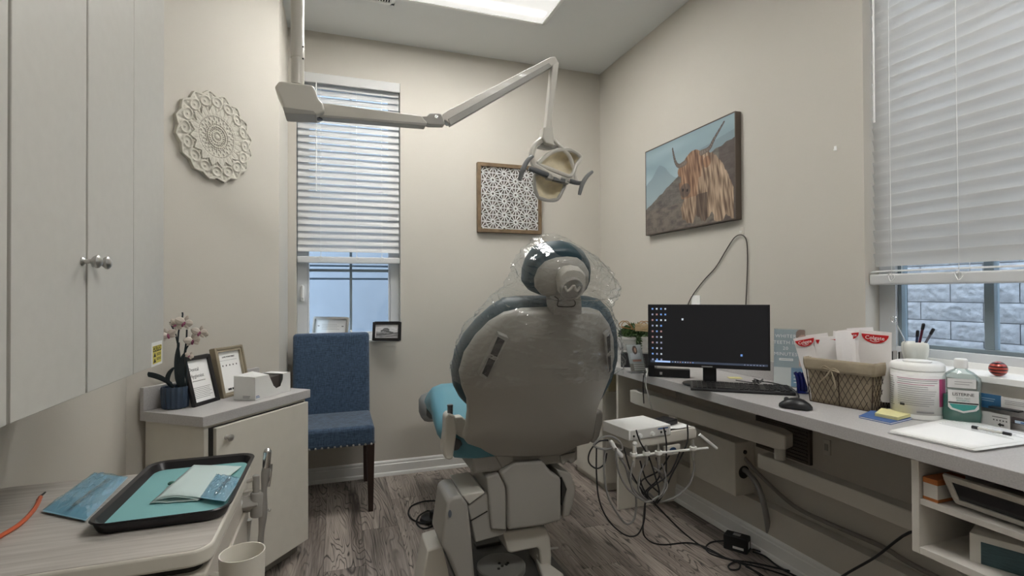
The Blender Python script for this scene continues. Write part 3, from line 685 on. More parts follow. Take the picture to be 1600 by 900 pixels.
def cow(u, v):
    U = u*1.42
    c = lerp((.36, .46, .50), (.20, .29, .33), v*1.1-.3+.5*noise.noise(Vector((U*2, v*7, 0))))
    m1 = .60+.22*math.exp(-((u-.20)/.13)**2)-.05*u
    m2 = .70+.20*(u-.6) if u > .55 else 0
    if v < max(m1*.95+.02*noise.noise(Vector((u*14, 1, 0))), m2+.07): c = lerp((.20, .27, .30), (.30, .38, .41), (.72-v)*3)
    hill = .36+.38*min(1, u*1.6)*(1 if u < .6 else 1)-.06*(1-u)
    if u > .6: hill = .66+.14*(u-.6)*2
    if v < hill+.015*noise.noise(Vector((u*20, 0, 3))):
        n_ = noise.noise(Vector((U*9, v*22, 5)))+.5*noise.noise(Vector((U*30, v*60, 7)))
        c = lerp((.155, .14, .125), (.085, .075, .07), n_*.9+.4) if v > .28 else lerp((.18, .155, .13), (.10, .085, .08), n_+.4)
        if u > .85: c = lerp(c, (.07, .05, .045), .6)
    # body
    st_ = noise.noise(Vector((U*34+v*5, v*5, 2)))+.6*noise.noise(Vector((U*75+v*6, v*9, 4)))
    top = .73-(max(0, u-.72)/.26)**2*.42 if u > .6 else .60-(max(0, .6-u)*2.6)
    low = .06+.05*math.sin(U*30)*.6+.04*noise.noise(Vector((u*30, 0, 9)))
    if .455+.03*math.sin(v*18)*.4 < u < .985 and low-.05*(u > .8) < v < top+.02*noise.noise(Vector((u*50, 3, 0))):
        c = lerp((.12, .075, .05), (.50, .37, .26), .40+st_*.9+.25*(u-.6))
        if .62 < u < .74 and v < .32: c = lerp(c, (.05, .035, .03), .7)
    # ears
    for ex, ey in ((.455, .62), (.735, .63)):
        if math.hypot((u-ex)*1.5, v-ey) < .06: c = lerp((.12, .06, .035), (.35, .2, .12), .5+st_)
    hw = .115+.03*(v-.55); 
    if .31 < v < .80 and abs(u-.585-.02*math.sin(v*9)-(.045-(v-.31)*.1)*(-1 if v < .5 else 0)) < hw*(1-.35*max(0, .5-v)*3)*min(1, math.sqrt(max(0, .80-v)*9)):
        c = lerp((.11, .055, .033), (.40, .245, .155), .42+st_*1.0)
    if math.hypot((u-.50)*1.25, (v-.40)*1.0) < .075: c = lerp((.06, .045, .04), (.22, .15, .11), .4+st_*.7)
    for i, (nx, ny) in enumerate(((.475, .41), (.525, .395))):
        if math.hypot((u-nx)*1.4, v-ny) < .016: c = (.015, .012, .012)
    for H_ in (HL, HR_):
        P = smooth([Vector((a_, b_, 0)) for a_, b_ in H_], 4)
        for k in range(len(P)-1):
            dd, t_ = seg(u*1.42, v, P[k].x*1.42, P[k].y, P[k+1].x*1.42, P[k+1].y); r_h = .030*(1-.72*(k+t_)/len(P))
            if dd < r_h: c = lerp((.26, .21, .18), (.05, .04, .038), dd/r_h*.6+(k/len(P))*.6)
    return c
painted('canvas_print', F(TP @ Vector((cw/2, .0015, .006)), -90), cw-.012, chh-.012, 300, 210, cow, cp_)
B(TP).box(.006, cw-.006, .004, .03, .006, chh-.006).build('backing', FRK, cp_, sm=0)

# ---------------------------------------------------------------- cart with tray
TP_Z = .76
CK = (-.735, -.205, 1.012, 1.492)
ct = thing('instrument_cart', 'pale wood-topped dental cart in the left foreground carrying a black tray', 'cart', ((CK[0]+CK[1])/2, 1.25, 0))
def rrect(x0, x1, y0, y1, r, n=5, corners=(1, 1, 1, 1)):
    pts = []
    for (cx, cy_, a0), on in zip(((x0+r, y0+r, 180), (x1-r, y0+r, 270), (x1-r, y1-r, 0), (x0+r, y1-r, 90)), corners):
        if on: pts += [(cx+r*math.cos(math.radians(a0+90*i/n)), cy_+r*math.sin(math.radians(a0+90*i/n))) for i in range(n+1)]
        else: pts.append((x0 if a0 in (180, 90) else x1, y0 if a0 in (180, 270) else y1))
    return pts
B().polyz(rrect(*CK, .035), TP_Z-.0295, TP_Z-.0005).build('worktop_edge', CREAM, ct, bevel=.005, seg=3)
B().polyz(rrect(CK[0]+.004, CK[1]-.004, CK[2]+.004, CK[3]-.004, .031), TP_Z-.0006, TP_Z).build('worktop', WOODL, ct, sm=0)
B().polyz(rrect(CK[0]+.02, CK[1]-.02, CK[2]+.02, CK[3]-.02, .02), TP_Z-.045, TP_Z-.0295).build('shadow_gap', DARK, ct, sm=0)
CRT = mat('cart_side', (.53, .49, .43), .4)
B().box(CK[0]+.01, CK[1]-.008, CK[2]+.008, CK[3]-.01, .09, TP_Z-.045).build('cart_body', CRT, ct, bevel=.004)
B().box(CK[1]-.0085, CK[1]-.001, CK[2]+.06, CK[3]-.06, .14, TP_Z-.09).build('side_panel', CRT, ct, bevel=.003)
for i, (a, b_) in enumerate(((.10, .28), (.285, .465), (.47, .62), (.625, .712))):
    d = B().box(CK[0]+.015, CK[1]-.012, CK[2]-.01, CK[2]+.008, a, b_).build('drawer', CRT, ct, bevel=.003)
    B().tube([(-.55, CK[2]-.01, b_-.03), (-.55, CK[2]-.03, b_-.03), (-.40, CK[2]-.03, b_-.03), (-.40, CK[2]-.01, b_-.03)], .004, 8, raw=True).build('handle', NICKEL, d)
for x in (CK[0]+.06, CK[1]-.06):
    for y in (CK[2]+.06, CK[3]-.06):
        w_ = B().cyl((x, y, .05), (x, y, .092), .008).box(x-.018, x+.018, y-.02, y+.02, .06, .07).cyl((x-.012, y, .028), (x+.012, y, .028), .028).build('caster', BLACKM, ct)
# tray
tx0, tx1, ty0, ty1 = -.432, -.196, 1.122, 1.498
tr = thing('instrument_tray', 'black plastic dental tray with teal paper liner on the cart', 'tray', ((tx0+tx1)/2, (ty0+ty1)/2, TP_Z))
TRB = mat('tray_black', (.014, .012, .014), .3)
q = B(); rs = []
for off, z in ((.0, .0), (.0, .003), (-.010, .022), (-.0135, .0245), (-.0165, .022), (-.013, .0195), (-.0085, .018), (.001, .0035)):
    pass
def rr(o, z, r): return [(x, y, TP_Z+z) for x, y in rrect(tx0+o, tx1-o, ty0+o, ty1-o, r, 6)]
q.rings([rr(.014, .0005, .028), rr(.011, .003, .030), rr(.004, .020, .036), rr(.0, .0225, .038), rr(.0015, .025, .038), rr(.009, .022, .032), rr(.0175, .005, .026), rr(.02, .0045, .025)]); q.build('tray_body', TRB, tr)
TEALP = mat('teal_paper', (.23, .49, .50), .75, bump=.05, bscale=300)
B().polyz(rrect(tx0+.016, tx1-.014, ty0+.018, ty1-.016, .022, 6), TP_Z+.005, TP_Z+.0062).build('paper_liner', TEALP, tr, sm=0)
zt = TP_Z+.008
fp = [AZ(x, y, zt) for x, y in ((234, 787), (298, 731), (373, 733), (309, 783))]
pa = thing('folded_paper_packet', 'folded pale paper napkin lying on the teal tray liner', 'paper', fp[0])
q = B(); PK = mat('pale_teal_paper', (.60, .72, .71), .8)
for k in range(3):
    def fn(u, v, k=k):
        p = fp[0].lerp(fp[3], u).lerp(fp[1].lerp(fp[2], u), v); p.z = zt+.001+.0022*k+.007*math.sin(u*PI*1.1)*(1-v)*(k > 0)+.002*noise.noise(Vector((u*4, v*4, k)))
        return p+Vector((.003*k, .002*k, 0))
    q = B().grid(fn, 14, 8); q.build('paper_fold', PK, pa, solid=.0006)
def pouch(pts, z, h, label, seed, loc_name='sterilisation_pouch', tool=True):
    P = [AZ(x, y, z) for x, y in pts]; t = thing(loc_name, label, 'pouch', P[0], 'blue clear sterilisation pouches on the cart')
    for sgn, m, nm in ((1, FILMB, 'clear_film'), (-.15, mat('pouch_paper', (.55, .72, .80), .7), 'paper_back')):
        def fn(u, v):
            p = P[0].lerp(P[3], u).lerp(P[1].lerp(P[2], u), v); e = min(1, 7*min(u, 1-u, v, 1-v))
            n_ = abs(noise.noise(Vector((u*7+seed, v*5, sgn))))*1.2+.6*abs(noise.noise(Vector((u*17+v*9, v*13+seed, 1))))+.35*abs(noise.noise(Vector((u*34-v*12, v*26+seed, 1))))
            p.z = z+.0015+sgn*h*e*(.55+.8*n_)+(.004+.003*noise.noise(Vector((u*3, v*3, seed))) if sgn > 0 else .0015)
            return p
        B().grid(fn, 60, 44).build(nm, m, t, sm=60)
    a, b_ = P[0].lerp(P[3], .5).lerp(P[1].lerp(P[2], .5), .15), P[0].lerp(P[3], .6).lerp(P[1].lerp(P[2], .6), .85)
    up_ = Vector((0, 0, .006))
    if tool: B().tube([a+up_, a.lerp(b_, .5)+up_*1.3, b_+up_], lambda u: .0028+.002*math.sin(u*9)**2, 8).build('metal_instrument', CHROME, t)
    return t
pouch([(66, 801), (148, 741), (200, 748), (134, 816)], TP_Z+.002, .009, 'large blue clear pouch lying on the cart, partly under the black tray', 3)
pouch([(313, 780), (338, 744), (377, 750), (352, 786)], zt+.006, .008, 'small blue clear pouch holding a metal tool on the tray', 8)
q = B().tube([AZ(-30, 856, TP_Z+.006), AZ(0, 838, TP_Z+.005), AZ(32, 818, TP_Z+.005), AZ(54, 795, TP_Z+.005), AZ(63, 777, TP_Z+.006)], .0042, 8)
ocb = thing('orange_cord', 'orange cord with black tip lying on the wooden cart top', 'cord', AZ(30, 820, TP_Z)); q.build('cord_sleeve', mat('orange_cord', (.62, .13, .05), .45), ocb)
B().tube([AZ(60, 781, TP_Z+.006), AZ(64, 775, TP_Z+.006), AZ(71, 769, TP_Z+.008)], .0035, 8, r1=.0015).build('cord_tip', BLACK, ocb)
hb = thing('green_clip', 'small dark green clip between liner and paper packet on the tray', 'clip', AZ(268, 756, zt)); B().ball(AZ(268, 755, zt+.004), .008, 10, (1, 1, .5)).build('clip_body', mat('dark_green', (.03, .12, .09), .4), hb)

# suction handpiece holder beside the cart
YH = 1.40
def PH(px, py, dy=0): return AY(px, py, YH+dy)
hs = thing('suction_handpiece', 'slim grey suction handpiece with chrome tip standing in the holder beside the tray', 'handpiece', PH(405, 850))
hy_ = .0
pth = [PH(418, 706), PH(416, 730), PH(413, 760), PH(411, 800), PH(407, 850), PH(404, 905)]
B().tube(pth[:2], .0092, 14, raw=True).ball(pth[0], .0092, 14).build('chrome_tip', CHROME, hs)
B().tube(pth[1:], lambda u: .0085+.0018*math.sin(u*16)*(u < .8), 12, sub=8).build('handle', mat('steel_satin', (.42, .41, .39), .35, metal=.6), hs)
B().tube([PH(424, 725), PH(423, 738, -.002), PH(420, 760, -.002)], .003, 8).ball(PH(421, 797), .004, 8).build('lever', CHROME, hs)
hd = thing('handpiece_holder', 'pale enamel clamp holder reaching from the cart edge to the suction handpiece', 'holder', PH(380, 790))
B().tube([PH(366, 792), PH(404, 784)], .021, 4, raw=True).build('clamp_arm', EQGREY, hd, bevel=.002)
B().lathe([(.015, 0), (.016, .004), (.016, .055), (.014, .059)], PH(402, 806), 18).build('clamp_socket', EQGREY, hd, bevel=.001)
B().lathe([(.008, 0), (.008, .045), (.006, .047)], PH(400, 772), 16).build('upper_post', EQGREY, hd)
B().tube([PH(384, 752), PH(400, 748)], .006, 8, raw=True).tube([PH(378, 770), PH(400, 764)], .004, 8, raw=True).build('cross_rod', EQUIP, hd)
B().cyl(PH(372, 786, -.03), PH(372, 786, -.005), .010).build('thumb_screw', WHITEP, hd)
hh = thing('suction_hoses', 'two pale ribbed suction hoses hanging down beside the cart', 'hose', PH(390, 870))
for k, (px, dx) in enumerate(((383, 0), (372, -2))):
    pts = [PH(px+4, 812, .02), PH(px, 850, .02), PH(px+dx, 905, .02), PH(px+dx, 1000, .02), PH(px+dx, 1180, .02)]
    B().tube(pts, lambda u: .0095, 12).build('hose', mat('hose_cream', (.55, .53, .49), .4), hh)
cu = thing('cup_holder', 'round cream cup holder fixed at the near corner of the cart', 'cup', (-.151, .983, .66))
cpc = Vector((-.151, .983, .655))
B().lathe([(.001, .004), (.0305, .004), (.031, 0), (.0335, .002), (.0355, .10), (.0357, .104), (.0338, .104), (.0325, .10), (.030, .008), (.001, .008)], cpc, 40, cap=False).build('cup_body', CREAM, cu)
B().tube([cpc+Vector((-.032, .01, .06)), cpc+Vector((-.052, .04, .05)), cpc+Vector((-.05, .06, .04))], .008, 8).build('mounting_bracket', CREAM, cu)
# ================================================================ right side: desk
DX, DZ = 1.455, .79
dk = thing('desk_counter', 'long grey laminate desk counter running along the right wall', 'desk', (1.68, 1.1, 0))
B().box(DX, XR-.001, YF+.02, YB-.002, DZ-.04, DZ).build('worktop', LAM, dk, bevel=.0015)
struct(B().box(XR-.021, XR-.001, YF+.02, YB-.002, DZ+.0005, DZ+.088).build('desk_backsplash', LAM, bevel=.0015))  # laminate backsplash of the desk counter, built as its own object
ep = thing('desk_support_panel', 'pale upright panel holding up the desk counter behind the delivery unit', 'panel', (1.665, 2.5, 0)); B().box(1.475, 1.856, 2.487, 2.506, 0, DZ-.041).build('panel_board', CREAM, ep, bevel=.001)
wc = thing('pedestal_cabinet', 'white pedestal cabinet under the far end of the desk counter', 'cabinet', (1.69, 2.88, 0))
B().box(1.53, 1.855, 2.728, 3.16, .05, .60).build('carcass', CREAM, wc, bevel=.001)
B().box(1.55, 1.855, 2.75, 3.15, 0, .05).build('plinth', CREAM, wc)
d = B().box(1.512, 1.529, 2.73, 3.157, .055, .597).build('door', CREAM, wc, bevel=.001)
B(F((1.512, 2.80, .5), -90)).lathe([(.009, 0), (.004, .006), (.004, .012), (.011, .02), (.001, .028)], T=Matrix.Rotation(PI/2, 4, 'X')).build('knob', NICKEL, d)
tag(B().box(1.56, 1.80, 2.74, 2.98, .601, .70).build('storage_box', mat('butter_card', (.62, .57, .38), .7), bevel=.002), 'pale yellow box on top of the white pedestal cabinet', 'box')
# cubby
QX = 1.48
zS = AX(1436, 779, QX).z; zB = AX(1434, 853, QX).z; QY1 = AX(1424, 760, QX).y; QY0 = .15
cb = thing('cubby_shelf', 'white open two-tier cubby shelf hung under the desk counter at the right', 'shelf', (1.66, .56, zB))
CUB = mat('cubby_white', (.68, .65, .60), .5, var=.03, vscale=30)
B().box(QX, 1.85, QY1-.019, QY1, zB-.019, DZ-.0405).build('side_panel', CUB, cb, bevel=.001)
B().box(QX, 1.85, QY0, QY0+.019, zB-.019, DZ-.04).build('side_panel', CUB, cb, bevel=.001)
B().box(QX, 1.85, QY0+.019, QY1-.019, zB-.019, zB).build('shelf_board', CUB, cb, bevel=.001)
B().box(QX+.004, 1.85, QY0+.019, QY1-.019, zS-.016, zS).build('shelf_board', CUB, cb, bevel=.001)
B().box(1.845, 1.856, QY0, QY1, zB-.019, DZ-.04).build('back_panel', CUB, cb)
B().cyl((1.60, QY1-.05, zB-.02), (1.60, QY1-.05, zB-.075), .012).tube([(1.60, QY1-.05, zB-.07), (1.60, QY1-.10, zB-.085), (1.60, QY1-.2, zB-.06)], .011, 10).build('pipe_bracket', EQGREY, cb)
# box with orange bands
bx = thing('glove_carton', 'small white carton with orange bands in the upper cubby', 'box', (1.52, .92, zS))
y1_ = QY1-.022; y0_ = AX(1468, 750, QX+.02).y; zt_ = AX(1440, 744, QX+.012).z
B().box(QX+.012, QX+.12, y0_, y1_, zS+.001, zt_).build('carton', mat('carton_white', (.72, .70, .66), .6), bx, bevel=.001)
ORG = mat('orange_print', (.50, .17, .05), .6)
for a, b_ in ((zt_-.013, zt_+.0008), (zS+.0005, zS+.008)): B().box(QX+.0112, QX+.121, y0_-.0008, y1_+.0003, a, b_).build('orange_band', ORG, bx)
# silver framed dark glass leaning
A1, A2, A3 = AX(1471, 741, QX+.004), AX(1596, 775, QX+.004), AX(1492, 787, QX+.03)
sf = thing('leaning_display', 'silver framed dark glass panel leaning out of the upper cubby', 'frame', A3)
dv = (A2-A1); dn_ = (A3-A1); dn_ = Vector((dn_.x, dn_.y*.999, dn_.z)); dvn = dv.normalized(); Tn = dvn.cross(dn_).normalized()
A1b = A1; L2 = .30; H2 = dn_.length; dvn = Vector((0, -1, -.01)).normalized(); hn = dn_.normalized()
def FP(u, v, w=0): return A1 + dvn*u + hn*v + Tn*w
q = B()
fw = .015
for (u0, u1, v0, v1) in ((0, L2, 0, fw), (0, L2, H2-fw, H2), (0, fw, fw, H2-fw), (L2-fw, L2, fw, H2-fw)):
    q.ext([FP(u0, v0), FP(u1, v0), FP(u1, v1), FP(u0, v1)], Tn*.012)
q.build('frame_rail', mat('silver_paint', (.62, .60, .55), .3, metal=.6), sf, bevel=.003, seg=3)
B().ext([FP(fw, fw, .004), FP(L2-fw, fw, .004), FP(L2-fw, H2-fw, .004), FP(fw, H2-fw, .004)], Tn*.006).build('dark_glass', mat('dark_glass', (.008, .009, .012), .08), sf)
# white box with teal window
TWb = F(AX(1515, 884, QX+.045), -70)
wb = thing('tissue_carton', 'white tissue carton with a blue-green panel in the lower cubby', 'box', TWb.translation)
hW = .085
B(TWb).box(0, .25, 0, .11, .001, hW).build('carton', mat('carton_white', (.72, .70, .66), .6), wb, bevel=.002)
B(TWb).box(.022, .20, -.0008, .0, .014, hW-.016).build('teal_panel', mat('teal_print', (.055, .105, .125), .5, var=.2, vscale=40, vstretch=(1, 1, 8)), wb)
B(TWb).box(-.0008, 0, .045, .10, .010, hW-.012).build('grey_panel', mat('grey_print', (.30, .29, .27), .6), wb)

# monitor
mp_ = AZ(1109, 602, DZ); T0 = F(mp_, -40); nM = T0.to_3x3() @ Vector((0, 1, 0)); pM = mp_ - nM*.03
BL, BR_, TL_ = AP(1013, 573.5, pM, nM), AP(1204, 577, pM, nM), AP(1015, 478, pM, nM)
mw = (BR_-BL).xy.length; mh = TL_.z-BL.z; TM_ = F((BL.x, BL.y, (BL.z+BR_.z)/2), -40)
mo = thing('monitor', 'black flat monitor on the desk showing a dark desktop with small icons', 'monitor', mp_)
B(TM_).box(0, mw, 0, .012, 0, mh).poly([(.05, .03), (mw-.05, .03), (mw-.07, mh-.05), (.07, mh-.05)], .01, .045).build('casing', BLACK, mo, bevel=.002)
SCR = mat('screen_glow', (.006, .006, .0065), .4, spec=.3, emit=(.009, .009, .010), es=.6)
B(TM_).box(.007, mw-.007, -.0008, 0, .016, mh-.006).build('screen', SCR, mo)
ICO = [mat('icon_blue', (.1, .2, .5), .4, emit=(.14, .25, .5), es=.6), mat('icon_white', (.5, .5, .5), .4, emit=(.36, .42, .5), es=.6), mat('icon_grey', (.2, .2, .3), .4, emit=(.22, .24, .34), es=.6), mat('icon_red', (.3, .1, .1), .4, emit=(.28, .2, .2), es=.6)]
r_ = random.Random(5)
for c in range(4):
    for k in range(10 if c < 3 else 3):
        x = .020+c*.0185; z = mh-.020-k*.0252
        B(TM_).box(x-.0036, x+.0036, -.0013, -.0008, z-.0036, z+.0036).build('icon', ICO[r_.choice((0, 1, 2, 2, 0, 3))], mo, bevel=.0012, seg=2, ang=20)
for x, z in ((.148, mh-.066), (.385, .060)): B(TM_).box(x-.004, x+.004, -.0013, -.0008, z-.004, z+.005).build('icon', ICO[0 if x > .3 else 1], mo, bevel=.001)
B(TM_).box(.03, .095, -.0013, -.0008, .0175, .0245).build('search_bar', mat('bar_blue', (.2, .3, .5), .4, emit=(.30, .42, .68), es=.8), mo)
B(TM_).box(.01, mw-.01, -.0011, -.0008, .0165, .0255).build('taskbar', mat('task_dark', (.02, .02, .03), .4, emit=(.03, .04, .06), es=.8), mo)
for k in range(9): B(TM_).box(.104+k*.0105, .108+k*.0105, -.0013, -.0008, .019, .023).build('taskbar_icon', ICO[k % 4], mo)
for k in range(7): B(TM_).box(mw-.10+k*.012, mw-.096+k*.012, -.0013, -.0008, .019, .022).build('taskbar_icon', ICO[2], mo)
B(TM_).box(mw*.5-.022, mw*.5+.022, -.001, 0, .004, .009).build('maker_mark', INKG, mo)
Ts = F(mp_, -40); hz_ = BL.z-DZ
B(Ts).box(-.028, .028, -.006, .02, .01, hz_+.12).build('stand_neck', BLACK, mo, bevel=.006, seg=3)
B(Ts).lathe([(.001, 0), (.112, 0), (.115, .004), (.112, .009), (.03, .013), (.001, .013)], (0, 0, 0), 40, sx=1, sy=.72).build('stand_base', BLACK, mo)

# keyboard
KP0, KP1 = AZ(1079, 609, DZ+.004), AZ(1244, 617.5, DZ+.004); d = KP1-KP0; kw = d.length
TK = F((KP0.x, KP0.y, DZ), math.degrees(math.atan2(d.y, d.x))); kd = .128
kb = thing('keyboard', 'black computer keyboard in front of the monitor', 'keyboard', TK @ Vector((kw/2, kd/2, 0)))
B(TK).ext([(0, 0, .001), (0, 0, .012), (0, kd, .020), (0, kd, .001)], (kw, 0, 0)).build('key_tray', BLACK, kb, bevel=.003)
q = B(TK)
for row in range(6):
    y = .010+row*.0185+(.004 if row == 5 else 0); x = .010
    while x < kw-.016:
        wk = .0155*(5.2 if row == 0 and .09 < x < .12 else 1)
        if not (abs(x-(kw*.69)) < .006 or abs(x-kw*.82) < .006): q.box(x, x+wk, y, y+.0155, .010, .0165+y*.06)
        x += wk+.0032
q.build('keycaps', mat('keycap_black', (.02, .02, .021), .45), kb, kind='stuff', sm=0)
# mouse
mc = AZ(1243, 633, DZ+.012); mo2 = thing('mouse', 'black computer mouse on the desk right of the keyboard', 'mouse', (mc.x, mc.y, DZ))
Tmo = F((mc.x, mc.y, DZ), 35)
q = B(Tmo); rs = []
for t_, wz, hh_ in ((0, .006, .008), (.08, .022, .018), (.25, .029, .030), (.45, .031, .036), (.65, .029, .032), (.85, .025, .022), (.97, .014, .012), (1, .005, .008)):
    yy = -.052+.104*t_; rs.append([(wz*math.cos(a*PI/8), yy, max(.0008, .004+hh_*max(0, math.sin(a*PI/8)))) for a in range(16)])
q.rings(rs); q.build('mouse_shell', BLACK, mo2, sm=60)
B(Tmo).cyl((-.004, .028, .030), (.004, .028, .030), .008).build('scroll_wheel', DGREY, mo2)
mcab = [Tmo @ Vector((0, .050, .012)), AZ(1248, 622, DZ+.006), AZ(1236, 606, DZ+.01), AZ(1205, 598, DZ+.03), AZ(1190, 596, DZ+.02), AZ(1178, 592, DZ+.03), AZ(1186, 599, DZ+.03), AZ(1192, 592, DZ+.02), AZ(1180, 598, DZ+.03), AZ(1150, 594, DZ+.004)]
B().tube(mcab, .0022, 6).build('mouse_cable', BLACK, mo2)
kc = thing('coiled_cable', 'bunched black cable behind the keyboard', 'cable', AZ(1186, 596, DZ))
B().tube([AZ(1186+7*math.cos(a*1.9), 596, DZ+.012+.009*math.sin(a*1.9))+Vector((.003*math.sin(a), .004*a/3, 0)) for a in range(14)], .0025, 6).build('cable_loop', BLACKM, kc)
nt_ = AZ(1150, 592, DZ); tag(B(F(nt_, -30)).box(-.03, .03, 0, .05, .0003, .0015).build('sticky_note', mat('note_yellow', (.72, .68, .30), .7)), 'yellow sticky note on the desk behind the keyboard', 'note')

# items left of the monitor
bb = AZ(969, 574, DZ); Tb = F((bb.x+.004, bb.y, DZ), -32)
sb = thing('black_storage_box', 'small black box under the whitewashed planter at the desk end', 'box', Tb @ Vector((.05, .04, 0)))
B(Tb).box(0, .145, 0, .12, .001, .075).build('box_body', BLACKM, sb, bevel=.003)
pt = thing('planter', 'whitewashed wooden planter with trailing greenery and a wicker bow on a black box', 'plant', Tb @ Vector((.07, .06, .0765)))
LIM = mat('limewashed_wood', (.52, .51, .48), .7, var=.12, vscale=25)
q = B(Tb); q.rings([[(.0+o, .0+o, z), (.150-o, .0+o, z), (.150-o, .12-o, z), (o, .12-o, z)] for z, o in ((.0765, .006), (.0765+.09, -.002))]); q.build('planter_box', LIM, pt, bevel=.002)
for a, b_, c_, d_ in ((.006, .144, .085, .091), (.006, .144, .150, .156), (.006, .014, .091, .150), (.136, .144, .091, .150)): B(Tb).box(a, b_, -.004, .002, c_, d_).build('raised_border', LIM, pt, bevel=.001)
LEAF = mat('leaf_green', (.055, .105, .03), .5, var=.4, vscale=30)
q = B(Tb); r_ = random.Random(11)
for i in range(620):
    a = r_.random()*2*PI; rr_ = r_.random()**.5
    c = Vector((.075+.085*rr_*math.cos(a), .05+.06*rr_*math.sin(a), .160+.075*(1-rr_*rr_*.6)*r_.random()+.006))
    if i > 540: c = Vector((.085+.02*r_.random(), -.008-.012*r_.random(), .165-.075*r_.random()))
    u_ = Vector((r_.uniform(-1, 1), r_.uniform(-1, .4), r_.uniform(-.3, 1))).normalized(); w_ = u_.cross(Vector((r_.uniform(-1, 1), r_.uniform(-1, 1), .3))).normalized(); s_ = .010+.006*r_.random()
    q.face([q.v(c-u_*s_), q.v(c+w_*s_*.4), q.v(c+u_*s_), q.v(c-w_*s_*.4)])
q.build('foliage', LEAF, pt, sm=0, kind='stuff', solid=.0004)
WK = mat('wicker', (.33, .17, .06), .6); q = B(Tb)
for cx_, s_ in ((.045, -1), (.085, 1), (.105, 1), (.06, -1)):
    q.tube([(.07, -.002, .205), (cx_+.02*s_, -.006, .25), (cx_+.045*s_, -.004, .245), (cx_+.05*s_, 0, .222), (.07, .0, .207)], .0024, 6)
q.build('wicker_bow', WK, pt)
q = B(Tb)
for k in range(7): q.tube([(.078, -.004, .200+k*.006), (.11, -.01, .202+k*.006), (.145, -.004, .198+k*.006)], .0028, 6)
q.build('wicker_roll', mat('pale_wicker', (.50, .36, .20), .6), pt)
# acrylic photo stand
a0, a1 = AZ(986, 584, DZ), AZ(1011, 583, DZ); d = a1-a0; Ta = F(a0, math.degrees(math.atan2(d.y, d.x)), 24); aw = d.length
ac = thing('acrylic_card_stand', 'clear acrylic stand with a small photo card, in front of the black computer', 'card', a0)
ah = .155
def girl(u, v):
    if math.hypot((u-.55)*1.1, v-.80) < .09: return (.50, .28, .18)
    if math.hypot((u-.52)*1.0, v-.80) < .17: return (.09, .045, .03)
    if .45 < v < .68 and abs(u-.5) < .36: return (.55, .58, .62)
    if .35 < v < .45 and abs(u-.55) < .3: return (.42, .2, .15)
    if v < .30: return (.60, .60, .57) if int(v*26) % 2 and u > .25 else (.22, .20, .17)
    return (.40, .42, .42)
painted('card_print', Ta @ F((aw/2, .002, .012)), aw*.9, ah*.9, 30, 40, girl, ac)
B(Ta).box(0, aw, -.0015, .0, .004, ah).box(0, aw, .003, .0045, .004, ah).build('acrylic_sleeve', FILM, ac, sm=0)
B(F(a0, math.degrees(math.atan2(d.y, d.x)))).box(0, aw, -.005, .06, .0004, .003).build('acrylic_foot', FILM, ac, sm=0)
# computer pieces behind the monitor
pcp = AZ(1013, 590, DZ); Tpc = F(pcp, -40)
pc1 = thing('desktop_computer', 'slim upright black computer standing behind the left edge of the monitor', 'computer', pcp)
B(Tpc).box(-.004, .026, .03, .18, .001, .225).build('case', BLACK, pc1, bevel=.002)
B(Tpc).box(-.005, -.004, .05, .16, .03, .19).build('side_grille', DGREY, pc1)
dkp = AZ(1020, 589, DZ); Td = F(dkp, -38)
dd = thing('docking_box', 'low black box with a white square mark below the monitor', 'computer', dkp)
B(Td).box(.0, .17, .006, .05, .001, .040).build('case', BLACK, dd, bevel=.003); B(Td).box(.032, .044, .0052, .006, .012, .025).build('square_mark', mat('mark_grey', (.5, .5, .5), .5), dd)
wcab = thing('white_cable', 'white cable hanging over the desk edge by the acrylic stand', 'cable', AX(1010, 590, DX-.004))
B().tube([AZ(1019, 568, DZ+.02), AZ(1013, 578, DZ+.006), AZ(1010, 587, DZ+.004), AX(1009, 596, DX-.004), AX(1010, 606, DX-.006), AX(1014, 622, DX-.002), AX(1018, 640, DX+.05)], .0025, 6).build('cable_sleeve', WHITEP, wcab)
bcab = thing('black_cable', 'thin black cable hanging over the desk edge beside the white one', 'cable', AX(1006, 590, DX-.006))
B().tube([AZ(1008, 578, DZ+.006), AZ(1006, 587, DZ+.004), AX(1005, 597, DX-.005), AX(1005, 612, DX-.007), AX(1006, 630, DX+.03)], .003, 6).build('cable_sleeve', BLACK, bcab)

# brochure holder
h0, h1 = AZ(1208, 603, DZ), AZ(1256, 607, DZ); d = h1-h0; hw_ = d.length*1.05; ang = math.degrees(math.atan2(d.y, d.x)); Th = F(h0, ang, 12)
bro = thing('brochure_holder', 'clear acrylic holder with a whiter teeth leaflet, between monitor and basket', 'leaflet', h0)
hh_ = (AP(1216, 513, h0, Th.to_3x3() @ Vector((0, 1, 0)))-h0).length
def leaf_fn(u, v):
    if v < .33:
        if u > .55: return (.12, .26, .42)
        return (.66, .68, .68)
    if u > .72:
        if math.hypot((u-.92), (v-.80)*1.6) < .17: return (.50, .30, .24)
        if math.hypot((u-.90), (v-.86)*1.4) < .22: return (.22, .13, .10)
        if .35 < v < .7 and u > .8: return (.58, .40, .35)
    return (.33, .40, .44)
painted('leaflet_print', Th @ F((hw_/2, .003, .004)), hw_*.97, hh_*.97, 40, 60, leaf_fn, bro)
for s_, z, sz_ in (('WHITER', .865, .022), ('TEETH IN', .755, .022), ('20', .655, .022), ('MINUTES', .555, .022)): text(s_, Th @ F((hw_*.38, .002, hh_*z)), sz_*hw_/.13, PAPER, bro, spacing=1.1)
B(Th).box(hw_*.18, hw_*.62, .0018, .0026, hh_*.445, hh_*.485).build('white_strip', PAPER, bro); lines(Th, hw_*.22, hw_*.6, hh_*.455, hh_*.475, 1, bro, INKG, .0015, y=.0015)
